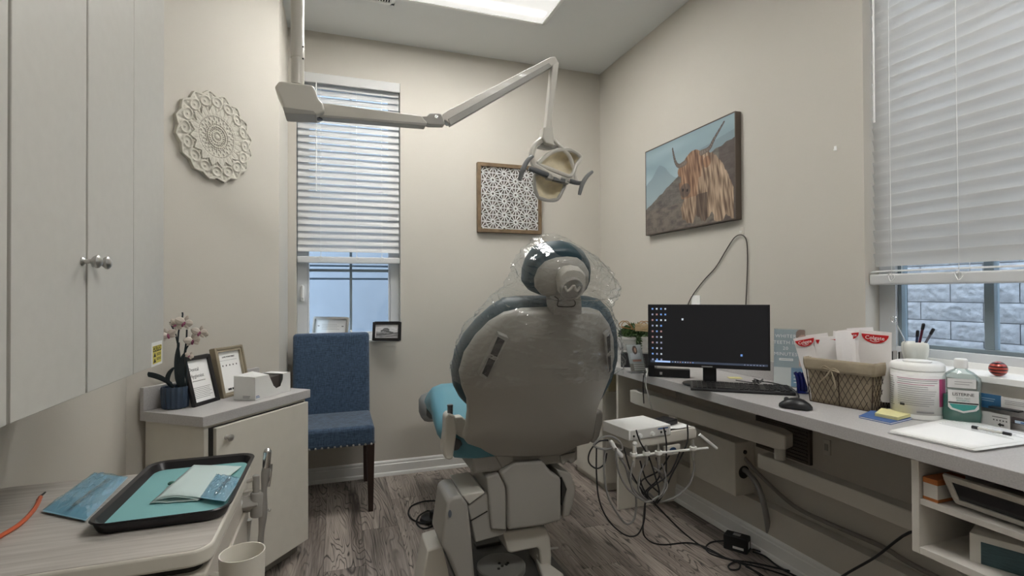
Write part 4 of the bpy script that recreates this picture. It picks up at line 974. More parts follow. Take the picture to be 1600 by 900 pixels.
lines(Th, hw_*.64, hw_*.9, hh_*.06, hh_*.28, 4, bro, PAPER, .003, y=.0022)
B(Th).box(0, hw_, -.001, .0, 0, hh_).box(0, hw_, .005, .0065, 0, hh_).build('acrylic_sleeve', FILM, bro, sm=0)
B(F(h0, ang)).box(0, hw_, -.004, .07, .0003, .003).build('acrylic_foot', FILM, bro, sm=0)
# cobalt stand
bs = AZ(1254, 614, DZ); Tq = F(bs, -35); COB = mat('cobalt_plastic', (.006, .012, .12), .15, coat=.5)
co = thing('cobalt_stand', 'glossy dark blue plastic stand at the left side of the basket', 'stand', bs)
for k in range(3): B(Tq).tube([(-.014+k*.013, 0, .006), (-.015+k*.013, -.001, .04), (-.020+k*.014, .002, .068), (-.026+k*.015, .006, .082)], lambda u: .0075*(1-.2*abs(u-.4)), 10).build('prong', COB, co)
B(Tq).lathe([(.001, .0005), (.024, .0005), (.024, .006), (.012, .012), (.001, .012)]).build('foot', COB, co)

# basket
b1, b2 = AZ(1267, 627, DZ), AZ(1362, 644, DZ); d = b2-b1; bang = math.degrees(math.atan2(d.y, d.x)); bw_ = d.length
TB = F((b1.x, b1.y, DZ), bang); nB = TB.to_3x3() @ Vector((0, 1, 0))
bh_ = AP(1362, 569, b2, nB).z-DZ; bdp = min(.17, .13)
print('basket', bw_, bh_, bang, b1, b2)
bk = thing('wire_basket', 'brown wire basket with tan cloth liner tied in a bow, full of paper bags', 'basket', TB @ Vector((bw_/2, bdp/2, 0)))
LIN = mat('tan_cloth', (.34, .285, .205), .9, bump=.3, bscale=90, var=.15, vscale=12); WIR = mat('dark_wire', (.05, .032, .022), .5, metal=.3)
fl_ = .012
def bq(u, v, side, off=0):       # point on one of the four sloping sides; u along 0..1, v up 0..1
    o = -fl_*v-off; x0, x1, y0, y1 = o, bw_-o, o, bdp-o
    P = [(x0, y0), (x1, y0), (x1, y1), (x0, y1)]; a, b_ = P[side], P[(side+1) % 4]
    return Vector((a[0]+(b_[0]-a[0])*u, a[1]+(b_[1]-a[1])*u, .002+v*bh_))
for s_ in range(4):
    q = B(TB); q.grid(lambda u, v: bq(u, v, s_, -.003+.003*noise.noise(Vector((u*6, v*4, s_)))), 24, 12); q.build('cloth_liner', LIN, bk, solid=.0012, sm=180)
B(TB).box(0, bw_, 0, bdp, .001, .003).build('basket_floor', LIN, bk)
for s_ in range(4):
    q = B(TB); L_s = bw_ if s_ % 2 == 0 else bdp; n_ = max(3, int(L_s/.017)); st_ = 1/n_
    for i in range(-4, n_+1):
        for sg in (1, -1):
            pts = []
            for k in range(5):
                v = k/4*.74; u = (i+.5)*st_+sg*(k/4-.5)*st_*3.2+(st_*1.6 if sg > 0 else st_*1.6)
                if 0 <= u <= 1: pts.append(bq(u, v, s_, .0012))
            if len(pts) > 1: q.tube(pts, .00095, 4, raw=True)
    q.build('chicken_wire', WIR, bk, kind='stuff')
q = B(TB)
for s_ in range(4):
    q.tube([bq(0, 0, s_, .0015), bq(1, 0, s_, .0015)], .0018, 6, raw=True); q.tube([bq(0, 0, s_, .0015), bq(0, .8, s_, .0015)], .0018, 6, raw=True); q.tube([bq(0, .78, s_, .002), bq(1, .78, s_, .002)], .0016, 6, raw=True)
q.tube([bq(.5, 0, 0, .0015), bq(.5, .8, 0, .0015)], .0018, 6, raw=True); q.build('basket_frame', WIR, bk)
for s_ in range(4):
    q = B(TB); q.grid(lambda u, v: bq(u, .73+.28*v, s_, .004+.002*math.sin(v*PI)+.0015*noise.noise(Vector((u*9, v*3, 5+s_)))), 24, 5); q.build('liner_cuff', LIN, bk, solid=.0018, sm=180)
q = B(TB)
c_ = bq(.42, .78, 0, .010)
for pts in ([(0, 0, 0), (-.02, -.004, .012), (-.028, -.004, .004), (0, 0, 0)], [(0, 0, 0), (.018, -.005, -.002), (.030, -.004, -.006), (.014, -.002, .006), (0, 0, 0)], [(0, 0, 0), (-.016, -.004, -.025), (-.040, -.003, -.052)], [(0, 0, 0), (.012, -.004, -.03), (.017, -.003, -.065)]):
    q.tube([c_+Vector(p) for p in pts], .0028, 6)
q.build('bow', LIN, bk)
# toothpaste bags
BAG = mat('white_bag_paper', (.86, .83, .82), .65, bump=.2, bscale=40); RED = mat('logo_red', (.52, .012, .015), .5)
def bag(u, y, w_, top, yaw, roll, logo, label, wob):
    P = TB @ Vector((u*bw_, y, .03)); T = F(P, bang+yaw, -3) @ Matrix.Rotation(math.radians(roll), 4, 'Y'); h_ = top-.03
    t = thing('paper_bag', label, 'bag', P, 'white dental bags in the wire basket')
    q = B(T); rs = []
    for k in range(7):
        v = k/6; hd_ = .011*(1-v)**.6+.0012; ww = w_/2*(1+.04*math.sin(v*4+wob)); yo = .004*math.sin(v*3+wob)
        rs.append([(-ww, yo, h_*v), (-ww*.5, yo-hd_, h_*v), (ww*.5, yo-hd_*.9, h_*v), (ww, yo, h_*v), (ww*.5, yo+hd_, h_*v), (-ww*.5, yo+hd_, h_*v)])
    q.rings(rs); q.build('bag_body', BAG, t, sm=20)
    if logo:
        c = logo if isinstance(logo, tuple) else (0, 1)
        r_l = w_*.40; zc = h_*.95; n = 12; yl = -.0055
        pts = [(-r_l, zc), (r_l, zc)]+[(r_l*math.cos(a*PI/n), zc-.78*r_l*math.sin(a*PI/n)) for a in range(1, n)]
        B(T).poly(pts, yl-.0006, yl+.003).build('red_logo', RED, t, sm=0)
        text('Colgate', T @ F((0, yl-.001, zc-r_l*.30)), r_l*.46, PAPER, t)
        B(T).tube([(-r_l*.35, yl-.001, zc-r_l*.52), (0, yl-.001, zc-r_l*.64), (r_l*.35, yl-.001, zc-r_l*.52)], .0007, 4).build('logo_smile', PAPER, t)
        B(T).tube([(r_l*.7*math.cos(a)*.45, yl-.005, h_*.30+r_l*.45*math.sin(a)) for a in [k*PI/8 for k in range(3, 15)]], .0012, 4).build('swirl_print', INKG, t)
k_ = bh_
for a in ((.10, .035, .085, k_+0.083, 8, -15, 1, 'leftmost white bag leaning left in the wire basket, its red logo half hidden', 0),
          (.19, .060, .090, k_+0.090, -4, -11, 0, 'plain white bag behind the leftmost bags in the wire basket', 1),
          (.33, .040, .095, k_+0.083, 5, -6, 1, 'white bag with a red half-round logo left of the basket bow', 2),
          (.38, .085, .090, k_+0.098, -8, 3, 0, 'white bag at the back of the basket, above the bow', 3),
          (.56, .030, .062, k_+0.106, 50, -3, 0, 'narrow white bag seen edge-on at the middle of the basket', 4),
          (.68, .060, .070, k_+0.113, 38, -8, 1, 'white bag with a partly covered red logo right of the middle of the basket', 5),
          (.74, .090, .080, k_+0.118, 25, -5, 0, 'tallest plain white bag at the back right of the basket', 6),
          (.88, .062, .098, k_+0.110, 12, 3, 1, 'rightmost white bag with a fully visible red half-round logo', 7)): bag(*a)

# wipes canister
cf = AZ(1434, 657, DZ); dirc = Vector((cf.x, cf.y, 0)).normalized(); rC = .0715; cc_ = cf+dirc*rC
cn = thing('wipes_canister', 'large white round wipes canister with pink and grey label beside the basket', 'canister', cc_)
B().lathe([(.001, 0), (rC-.004, 0), (rC, .004), (rC, .150), (rC-.002, .153), (.001, .153)], cc_, 56).build('canister_body', WHITEP, cn)
B().lathe([(.001, .1535), (rC-.001, .1535), (rC+.0008, .156), (rC+.0008, .170), (rC-.003, .176), (rC-.012, .180), (rC-.02, .178), (.02, .180), (.001, .180)], cc_, 56).build('lid', WHITEP, cn)
Tc_ = F(cc_, -math.degrees(math.atan2(cf.x, cf.y)))
B(Tc_).lathe([(.001, .178), (.028, .178), (.030, .184), (.024, .187), (.001, .187)], (0, -.02, 0), 24, sx=1.3).build('flip_cap', WHITEP, cn)
def wrap(a0, a1, z0, z1, m, nm, off=.0006):
    q = B(Tc_); n = 16; q.grid(lambda u, v: ((rC+off)*math.sin(math.radians(a0+(a1-a0)*u)), -(rC+off)*math.cos(math.radians(a0+(a1-a0)*u)), z0+(z1-z0)*v), n, 1); return q.build(nm, m, cn, solid=.0002, sm=80)
wrap(-85, 88, .018, .142, mat('label_white', (.70, .69, .68), .5), 'label'); wrap(48, 74, .045, .132, mat('label_pink', (.42, .06, .17), .5), 'pink_stripe', .001)
wrap(-46, 46, .130, .1315, mat('label_pink', (.42, .06, .17), .5), 'pink_rule', .001); wrap(-46, 36, .112, .1135, mat('label_pink', (.42, .06, .17), .5), 'pink_rule', .001)
r_ = random.Random(2)
for k in range(13):
    z = .125-k*.0066
    if k == 2: continue
    wrap(-44, 20+r_.random()*24, z, z+.0016, INKG, 'fine_print', .001)
for k in range(14): z = .13-k*.007; wrap(-82, -62+r_.random()*8, z, z+.0016, INKG, 'fine_print', .001)
wrap(-38, -27, .042, .050, INK, 'dark_mark', .0011); wrap(-2, 34, .024, .030, INKG, 'fine_print', .0011)

# mouthwash bottle
mf = AZ(1503, 664, DZ); Tm = F(mf+Vector((.030, .018, 0)), -52)
mb = thing('mouthwash_bottle', 'clear bottle of green mouthwash with a white label and cap, right of the canister', 'bottle', Tm.translation)
def orings(prof, n=40):      # superelliptic sections (half width, half depth, z)
    out = []
    for a, b_, z in prof:
        ring = []
        for i in range(n):
            t_ = 2*PI*i/n; c, s_ = math.cos(t_), math.sin(t_); ring.append((a*abs(c)**.75*(1 if c > 0 else -1), b_*abs(s_)**.75*(1 if s_ > 0 else -1), z))
        out.append(ring)
    return out
B(Tm).rings(orings([(.040, .024, .001), (.047, .030, .006), (.049, .031, .03), (.047, .0295, .045), (.046, .029, .10), (.048, .031, .125), (.046, .030, .142), (.030, .022, .158), (.016, .016, .166), (.0145, .0145, .172)])) ; 
q = B(Tm); q.rings(orings([(.040, .024, .001), (.047, .030, .006), (.049, .031, .03), (.047, .0295, .045), (.046, .029, .10), (.048, .031, .125), (.046, .030, .142), (.030, .022, .158), (.016, .016, .166), (.0145, .0145, .172)])); q.build('bottle_shell', film('bottle_film', (.90, .95, .93), .3, .05, .06), mb, sm=60)
LIQ = mat('mouthwash_green', (.10, .42, .35), .1, trans=.55, ior=1.2)
q = B(Tm); q.rings(orings([(.038, .022, .003), (.045, .028, .008), (.047, .029, .03), (.045, .0275, .045), (.0445, .027, .088)])); q.build('liquid', LIQ, mb, sm=60)
B(Tm).lathe([(.001, .170), (.0165, .170), (.0175, .172), (.0165, .196), (.014, .199), (.001, .199)], seg=28).build('cap', WHITEP, mb)
def blab(x0, x1, z0, z1, m, nm, y=-.0318, pts=None): 
    B(Tm).poly(pts or [(x0, z0), (x1, z0), (x1, z1), (x0, z1)], y, y+.0012).build(nm, m, mb, sm=0)
LW = mat('label_white', (.70, .69, .68), .5)
blab(0, 0, 0, 0, LW, 'label', pts=[(-.036, .105), (.036, .105), (.036, .052), (.030, .045), (0, .036), (-.030, .045), (-.036, .052)]); blab(-.037, .030, .112, .140, LW, 'label')
text('LISTERINE', Tm @ F((0, -.0322, .092)), .0125, INK, mb, spacing=.92); text('COOL MINT', Tm @ F((0, -.0322, .080)), .006, INKG, mb); text('ANTISEPTIC', Tm @ F((0, -.0322, .073)), .006, mat('label_teal', (.05, .30, .27), .5), mb)
blab(-.035, .035, .064, .068, INK, 'dark_band', -.0325); blab(0, 0, 0, 0, mat('label_teal', (.05, .30, .27), .5), 'green_field', -.0324, [(-.033, .062), (.033, .062), (.026, .050), (0, .042), (-.026, .050)])
lines(Tm, -.02, .022, .120, .134, 2, mb, INKG, .0014, y=-.0326)

# pen cup on the sill
ps = AX(1429, 568, 1.925); ZS = RZ0+.0095
PC = Vector((1.928, ps.y, ZS))
pcu = thing('pen_cup', 'white lobed ceramic cup holding pens on the right window sill', 'cup', PC)
q = B(); n = 64; q.rings([[PC+Vector((r*(1+.13*math.cos(4*2*PI*i/n))*math.cos(2*PI*i/n), r*(1+.13*math.cos(4*2*PI*i/n))*math.sin(2*PI*i/n), z)) for i in range(n)] for r, z in ((.022, 0), (.028, .006), (.036, .035), (.039, .058), (.038, .076), (.033, .083), (.029, .079), (.030, .06), (.014, .035))]); q.build('cup_body', mat('cream_ceramic', (.70, .70, .64), .25), pcu, sm=70)
def pen(top, base, m, nm, label, r=.0042, capm=None):
    t = thing(nm, label, nm.split('_')[-1], base); B().tube([base, top], r, 8, raw=True).build('barrel', m, t)
    dr_ = (top-base).normalized(); B().tube([top-dr_*.018, top], r*1.25, 8, raw=True).ball(top, r*1.3, 8).build('cap', capm or BLACK, t)
b0 = PC+Vector((0, 0, .030))
pen(AX(1443, 507, 1.93), b0+Vector((.004, -.002, 0)), mat('pen_maroon', (.09, .012, .03), .3), 'marker_pen', 'maroon pen with black cap, the upright one in the white cup')
pen(AX(1458, 515, 1.93), b0+Vector((0, -.008, 0)), mat('pen_grey', (.10, .10, .13), .3), 'marker_pen', 'grey pen with black cap, leaning furthest right in the white cup')
pen(AX(1434, 518, 1.935), b0+Vector((.006, .003, 0)), mat('pen_blue', (.03, .05, .11), .3), 'marker_pen', 'dark blue pen leaning behind the maroon one in the white cup')
wk = thing('silver_whisk', 'silver rod with a wire ball head leaning left in the white cup', 'tool', b0)
wt = AX(1397, 499, 1.93); B().tube([b0+Vector((0, .008, 0)), wt.lerp(b0, .15)], .0022, 8, raw=True).build('rod', CHROME, wk)
q = B()
for k in range(6):
    a = PI*k/6; q.tube([wt+Vector((.010*math.cos(a)*math.cos(j*2*PI/10), .010*math.sin(a)*math.cos(j*2*PI/10), .012*math.sin(j*2*PI/10))) for j in range(10)], .0008, 4, closed=True)
q.build('wire_ball', CHROME, wk)
for px, lab in ((1397, 'small dark and white card packet on the sill left of the pen cup'), (1408, 'second small card packet leaning against the pen cup')):
    p = AX(px, 568, 1.915); sm_ = thing('card_packet', lab, 'packet', (1.915, p.y, ZS)); Tp = F((1.915, p.y, ZS+.001), -60, 10)
    B(Tp).box(-.008, .008, 0, .02, 0, .045).build('packet', mat('packet_grey', (.38, .37, .36), .5), sm_, bevel=.001); B(Tp).box(-.0085, -.003, -.0006, 0, .004, .042).build('dark_edge', INK, sm_)

# things under the window, standing against the backsplash
rb = AX(1561, 586, 1.916); rbc = Vector((1.912, rb.y, ZS+.0235))
RB = mat('red_metallic', (.32, .03, .025), .3, metal=.4, coat=.4); n_, l_ = nodes(RB); tc = n_.new('ShaderNodeTexCoord'); wv = n_.new('ShaderNodeTexWave'); wv.inputs['Scale'].default_value = 32; wv.inputs['Distortion'].default_value = 2; wv.bands_direction = 'Z'
rr_ = n_.new('ShaderNodeValToRGB'); rr_.color_ramp.elements[0].color = (.03, .008, .008, 1); rr_.color_ramp.elements[1].color = (.45, .07, .05, 1); rr_.color_ramp.elements[0].position = .25; rr_.color_ramp.elements[1].position = .45
l_.new(tc.outputs['Object'], wv.inputs['Vector']); l_.new(wv.outputs['Color'], rr_.inputs[0]); l_.new(rr_.outputs[0], n_['Principled BSDF'].inputs['Base Color'])
tag(B().ball(rbc, .0225, 28).build('striped_ball', RB, sm=180), 'shiny red ball with dark swirled stripes on the right window sill', 'ball')
XC = 1.885
def card(x0, y0, x1, y1, m, nm, label, x=XC, th=.002, cat='card'):
    a, b_ = AX(x0, y0, x), AX(x1, y1, x); t = thing(nm, label, cat, (x, (a.y+b_.y)/2, min(a.z, b_.z)))
    B().box(x, x+th, min(a.y, b_.y), max(a.y, b_.y), min(a.z, b_.z), max(a.z, b_.z)).build('card_sheet', m, t, sm=0); return t, F((x, a.y, min(a.z, b_.z)), -90), abs(a.y-b_.y), abs(a.z-b_.z)
t, T, w, h = card(1522, 612, 1564, 641, mat('card_blue', (.035, .13, .26), .5), 'blue_card', 'blue printed card behind the mouthwash bottle', 1.889)
lines(T, w*.3, w*.85, h*.45, h*.75, 2, t, mat('pale_blue_ink', (.3, .42, .52), .5), .002)
t, T, w, h = card(1564, 620, 1640, 650, LW, 'white_card', 'white printed card beside the blue card under the window', 1.889); lines(T, w*.08, w*.9, h*.35, h*.8, 3, t, INKG, .0015)
t, T, w, h = card(1524, 640, 1578, 677, LW, 'review_card', 'white card with five small stars and an arrow, at the right end of the desk', 1.872)
for k in range(5):
    cx = w*(.55+.09*k); z = h*.62; B(T).poly([(cx+(.0028 if j % 2 == 0 else .0012)*math.sin(j*PI/5), z+(.0028 if j % 2 == 0 else .0012)*math.cos(j*PI/5)) for j in range(10)], -.0008, -.0001).build('star', INK, t, sm=0)
B(T).poly([(w*.66, h*.38), (w*.74, h*.5), (w*.74, h*.43), (w*.84, h*.43), (w*.84, h*.33), (w*.74, h*.33), (w*.74, h*.26)], -.0008, -.0001).build('arrow', INK, t, sm=0); lines(T, w*.5, w*.95, h*.75, h*.85, 1, t, INK, .0016)
t, T, w, h = card(1524, 664, 1660, 690, PAPER, 'notice_strip', 'long white paper strip with a line of bold print at the foot of the cards', 1.862); lines(T, w*.05, w*.75, h*.6, h*.85, 1, t, INK, .0022)
t, T, w, h = card(1580, 652, 1660, 676, mat('dark_frame', (.03, .02, .02), .4), 'framed_badge', 'dark framed plate with pale blue print at the far right of the desk', 1.85, .01, 'frame'); B(T).box(w*.08, w*.96, -.001, 0, h*.12, h*.60).build('pale_plate', mat('plate_blue', (.42, .52, .62), .5), t); lines(T, w*.2, w*.6, h*.25, h*.45, 1, t, mat('plate_ink', (.05, .12, .3), .5), .004, y=-.0015)
a, b_ = AX(1545, 634, 1.866), AX(1593, 645, 1.866); pr_ = thing('black_ruler', 'thin black bar lying across the tops of the cards', 'ruler', a); B().box(1.862, 1.886, b_.y, a.y, (a.z+b_.z)/2-.003, (a.z+b_.z)/2+.002).build('bar', BLACK, pr_, bevel=.001)

# papers, pen, notes
pz = DZ
q1 = [AZ(1392, 678, pz), AZ(1490, 657, pz), AZ(1640, 690, pz), AZ(1521, 707, pz)]
pp = thing('paper_stack', 'stack of white printed papers at the front right edge of the desk', 'papers', q1[0])
def quadmap(P, u, v): return P[0].lerp(P[1], v).lerp(P[3].lerp(P[2], v), u)
for k in range(6):
    r_ = random.Random(k); off = Vector((r_.uniform(-.008, .006), r_.uniform(-.010, .010), .0006+.0016*k))
    if k < 5 : off.x = max(off.x, -.004)
    q = B().grid(lambda u, v: quadmap(q1, u, v)+off+Vector((0, 0, .0008*math.sin(u*5+k)*(v if k > 3 else .3))), 6, 6); q.build('sheet', PAPER, pp, solid=.0011)
zt = DZ+.0116
for k in range(7):
    v0 = .62+.045*k; a, b_ = quadmap(q1, .10, v0), quadmap(q1, .92-.1*(k % 3), v0); a.z = b_.z = zt
    n2 = (b_-a).cross(Vector((0, 0, 1))).normalized()*.0008; B().ext([a-n2, b_-n2, b_+n2, a+n2], (0, 0, .0003)).build('printed_line', INKG, pp, sm=0)
pe = thing('ballpoint_pen', 'clear pen with black cap and tip lying on the paper stack', 'pen', AZ(1550, 672, zt))
e0, e1 = AZ(1519, 667, zt+.006), AZ(1580, 679, zt+.006)
B().tube([e0.lerp(e1, .14), e0.lerp(e1, .82)], .0038, 8, raw=True).build('barrel', mat('clear_pen', (.55, .54, .50), .2), pe); B().tube([e0, e0.lerp(e1, .16)], .0048, 8, raw=True).tube([e0.lerp(e1, .80), e1], .0045, 8, raw=True).build('cap', BLACK, pe)
bn = thing('blue_notepad', 'blue card pad under the yellow sticky notes at the foot of the basket', 'notepad', AZ(1380, 655, DZ))
qb = [AZ(1342, 653, DZ), AZ(1362, 644, DZ), AZ(1428, 655, DZ), AZ(1392, 664, DZ)]
for k, m_ in enumerate((mat('pad_blue', (.06, .13, .33), .6), PAPER, mat('pad_blue', (.06, .13, .33), .6))): B().ext([p+Vector((.001*k, .001*k, .0005+.002*k)) for p in qb], (0, 0, .0018)).build('pad_sheet', m_, bn, sm=0)
yn = thing('sticky_note_pad', 'thick pad of yellow sticky notes on top of the blue pad', 'notepad', AZ(1395, 650, DZ+.007))
qy = [AZ(1367, 650, DZ+.0072), AZ(1377, 642, DZ+.0072), AZ(1429, 650, DZ+.0072), AZ(1403, 657, DZ+.0072)]
YN = mat('note_pale_yellow', (.74, .69, .36), .75)
for k in range(4): B().ext([p+Vector((.0006*math.sin(k*2), .0006*math.cos(k*3), .0026*k)) for p in qy], (0, 0, .0024)).build('note_block', YN, yn, sm=0)

# wall fittings
op_ = AX(1088, 467, XR); ot = thing('wall_outlet', 'white wall outlet plate just above the monitor', 'outlet', (XR, op_.y, op_.z-.06)); To = F((XR, op_.y, op_.z), -90)
B(To).box(-.036, .036, -.006, 0, -.058, .02).build('cover_plate', WHITEP, ot, bevel=.002); B(To).box(-.016, .016, -.008, -.006, -.045, .005).build('socket', WHITEP, ot, bevel=.001)
hk_ = AX(1160, 362, XR); hk = thing('cable_hook', 'small clear adhesive hook on the wall holding the looped cable', 'hook', hk_); Thk = F(hk_, -90)
B(Thk).box(-.012, .012, -.002, 0, -.018, .022).build('hook_plate', mat('hook_clear', (.62, .58, .52), .3), hk, bevel=.001); B(Thk).tube([(0, -.002, .004), (0, -.012, -.004), (0, -.014, .004)], .0028, 6).build('hook_peg', WHITEP, hk)
lc = thing('looped_cable', 'thin dark cable looping up the wall from behind the monitor over a hook', 'cable', hk_)
B().tube([AX(1072, 485, XR-.012), AX(1080, 465, XR-.008), AX(1098, 440, XR-.006), AX(1118, 418, XR-.006), AX(1132, 395, XR-.006), AX(1147, 372, XR-.008), AX(1158, 367, XR-.012), AX(1166, 375, XR-.01), AX(1168, 400, XR-.006), AX(1167, 440, XR-.006), AX(1165, 482, XR-.010)], .0028, 6).build('cable_sleeve', mat('cable_brown', (.05, .04, .035), .5), lc)
for px, py, lab in ((1306, 232, 'tiny white wall hook high on the wall between picture and right window'), (1152, 238, 'tiny white peg on the wall at the right edge of the cow picture')):
    p = AX(px, py, XR); tag(B(F(p, -90)).box(-.005, .005, -.004, 0, -.010, .010).ball((0, -.006, -.006), .005, 8).build('wall_peg', WHITEP, bevel=.001), lab, 'hook')
# under the desk
vg = thing('wall_grille', 'dark slatted grille on the wall under the desk', 'vent', (XR, 1.79, .46))
GR = mat('dark_bronze', (.10, .08, .065), .5)
B().box(XR-.018, XR, 1.646, 1.941, .46, .61).build('grille_frame', GR, vg, bevel=.002)
for k in range(9): B().box(XR-.024, XR-.016, 1.655, 1.932, .468+k*.0155, .476+k*.0155).build('grille_slat', GR, vg, bevel=.001)
lo = thing('low_wall_outlet', 'small pale outlet plate on the wall under the desk', 'outlet', (XR, 1.575, .525)); B().box(XR-.008, XR, 1.56, 1.592, .527, .59).build('cover_plate', EQUIP, lo, bevel=.002); B().box(XR-.010, XR-.008, 1.568, 1.584, .545, .572).build('socket', EQGREY, lo)
jb = thing('junction_box', 'cream metal service box on the wall ledge under the desk with a hose port', 'box', (1.86, 2.12, .2225))
B().box(1.80, XR-.001, 1.967, 2.30, .2235, .48).build('box_cover', CREAM, jb, bevel=.004)
B(F((1.858, 1.967, .43))).lathe([(.001, 0), (.010, 0), (.010, .004), (.001, .004)], T=Matrix.Rotation(PI/2, 4, 'X')).build('screw_port', DARK, jb)
B(F((1.850, 1.967, .335))).lathe([(.001, 0), (.030, 0), (.030, .003), (.024, .0035), (.001, .0035)], T=Matrix.Rotation(PI/2, 4, 'X')).build('hose_port', DARK, jb)
gh = thing('grey_hose', 'thick grey hose dropping from the service box port to the floor', 'hose', (1.8, 1.7, 0)); e = AZ(1204, 868, .006)
B().tube([Vector((1.855, 1.975, .345)), AX(1168, 738, 1.84), AX(1183, 757, 1.825), AX(1194, 790, 1.82), AX(1201, 832, e.x+.01), e], .0125, 12).build('hose_sleeve', HOSE, gh)
sh2 = thing('sagging_hose', 'grey hose sagging along the wall ledge below the support beam', 'hose', (1.85, 1.5, .2))
B().tube([Vector((1.86, 1.972, .40)), AX(1190, 745, 1.87), AX(1240, 790, 1.885), AX(1300, 820, 1.885), AX(1380, 855, 1.885), AX(1440, 890, 1.885), Vector((1.885, .7, .24))], .009, 10).build('hose_sleeve', mat('hose_shade', (.22, .20, .18), .5), sh2)

# delivery system
ds = thing('delivery_unit', 'dental delivery unit under the desk edge with white rim tray and hanging hoses', 'dental unit', (1.24, 1.80, .60))
U0, U1 = Vector((1.056, 1.690, 0)), Vector((1.399, 1.729, 0)); du = (U1-U0).normalized(); uang = math.degrees(math.atan2(du.y, du.x)); TU = F((U0.x, U0.y, .60), uang); UL, UD = .345, .20
tilt_ = 0
q = B(TU); q.rings([[(x, y, z) for x, y in rrect(o, UL-o, o, UD-o, .02-o*.3 if o < .03 else .012, 4)] for o, z in ((.012, 0), (.002, .008), (0, .030), (.004, .046), (.012, .048), (.018, .043), (.022, .034))]); q.build('tray_housing', EQUIP, ds)
B(TU).box(.022, UL-.022, .022, UD-.022, .030, .0365).build('tray_mat', mat('mat_brown', (.10, .085, .07), .7), ds)
B(TU).box(.05, UL-.05, .03, UD-.03, -.05, .001).build('under_housing', EQGREY, ds, bevel=.006)
B(TU).box(.155, .235, -.012, .0, -.040, -.002).build('control_plate', EQUIP, ds, bevel=.003); B(TU).lathe([(.001, 0), (.011, 0), (.011, .002), (.001, .002)], T=Matrix.Translation((.195, -.012, -.02)) @ Matrix.Rotation(PI/2, 4, 'X'), sx=1.5).build('oval_badge', mat('badge_blue', (.02, .05, .12), .4), ds)
def UY(px, py, dy=0): return AY(px, py, 1.68+dy)
B().tube([UY(987, 713), UY(1035, 707), UY(1106, 700)], .005, 8, raw=True).build('holder_bar', WHITEP, ds)
B().tube([UY(955, 691), UY(960, 700), UY(971, 712)], .0085, 10, raw=True).ball(UY(955, 691), .0085).ball(UY(971, 712), .0085).build('left_rest', WHITEP, ds)
B().tube([AY(1093, 679, 1.72), AY(1119, 700, 1.70)], .0065, 10, raw=True).ball(AY(1119, 700, 1.70), .0065).build('handle_rod', WHITEP, ds)
for px, py in ((990, 711), (1010, 709), (1029, 708), (1083, 701)):
    c = UY(px, py, -.008); hc = B(); hc.lathe([(.011, -.006), (.014, -.002), (.014, .008), (.011, .010), (.009, .008), (.009, -.004)], c, 20, cap=False); hc.build('handpiece_rest', WHITEP, ds)
    B().lathe([(.004, -.045), (.0065, -.03), (.0075, 0), (.0065, .012), (.004, .022), (.0035, .034)], c, 12).build('handpiece', mat('steel_satin', (.42, .41, .39), .35, metal=.6) if px > 995 else EQUIP, ds)
B().ball(UY(992, 693), .009, 10).tube([UY(992, 693), UY(993, 712)], .005, 8, raw=True).build('syringe_tip', WHITEP, ds)
def hz_tubes(lst, r, m, nm):
    for k, pts in enumerate(lst): B().tube([UY(x, y, (k % 4)*.012-.012+dz_*.0) for x, y in pts for dz_ in (0,)], r, 8, sub=6).build(nm, m, ds)
hz_tubes([[(990, 720), (985, 745), (990, 768), (1008, 783), (1022, 780), (1035, 768), (1040, 745), (1034, 725)],
          [(1010, 718), (1000, 742), (998, 765), (1012, 782), (1030, 778), (1042, 760), (1036, 742), (1020, 730)],
          [(1029, 716), (1030, 740), (1040, 758), (1034, 775), (1016, 784), (1000, 775), (985, 755), (978, 730), (968, 715)],
          [(1083, 712), (1084, 735), (1076, 758), (1058, 775), (1038, 783), (1020, 784)],
          [(962, 700), (965, 730), (975, 755), (990, 772), (1010, 785)],
          [(960, 698), (948, 702), (935, 700), (928, 695), (940, 684), (955, 682), (968, 690), (972, 702), (960, 704)],
          [(945, 700), (944, 740), (950, 775), (963, 800), (978, 818), (990, 812), (994, 790), (993, 770)],
          [(966, 700), (980, 735), (1000, 760), (1020, 776), (1030, 786)]], .0042, HOSE, 'hose')
hz_tubes([[(994, 672), (1000, 690), (1014, 715), (1024, 745), (1030, 770), (1024, 786)], [(1037, 668), (1041, 690), (1041, 720), (1040, 750), (1034, 772), (1022, 788)], [(1074, 664), (1074, 690), (1062, 718), (1048, 745), (1038, 770), (1026, 787)],
          [(950, 688), (935, 690), (922, 705), (920, 722), (932, 732), (944, 725), (948, 708)], [(932, 700), (932, 740), (936, 780), (950, 812), (975, 835), (995, 836), (1006, 815), (1008, 785)],
          [(1000, 720), (1010, 750), (1030, 770)], [(975, 700), (985, 735), (1000, 762), (1018, 786)], [(1048, 708), (1030, 735), (1002, 752), (1006, 775), (1022, 787)], [(1062, 706), (1046, 740), (1012, 768), (1024, 786)], [(1015, 715), (1000, 745), (1012, 778)], [(1025, 715), (1030, 745), (1008, 770), (1020, 786)]], .0030, BLACK, 'cable')
ub = thing('white_control_box', 'white electronic box with small knobs on the delivery unit tray', 'device', TU @ Vector((.08, .09, .048)))
TBx = TU @ F((-.012, -.004, .037), 0) @ Matrix.Rotation(math.radians(0), 4, 'Z')
B(TBx).box(0, .205, .0, .165, .002, .042).build('case', WHITEP, ub, bevel=.002); B(TBx).box(.008, .197, -.001, .0, .006, .038).build('front_panel', mat('panel_pale', (.62, .61, .58), .4), ub)
for x in (.05, .11): B(TBx).lathe([(.001, 0), (.008, 0), (.007, .010), (.001, .010)], T=Matrix.Translation((x, -.001, .018)) @ Matrix.Rotation(PI/2, 4, 'X')).build('dial', WHITEP, ub)
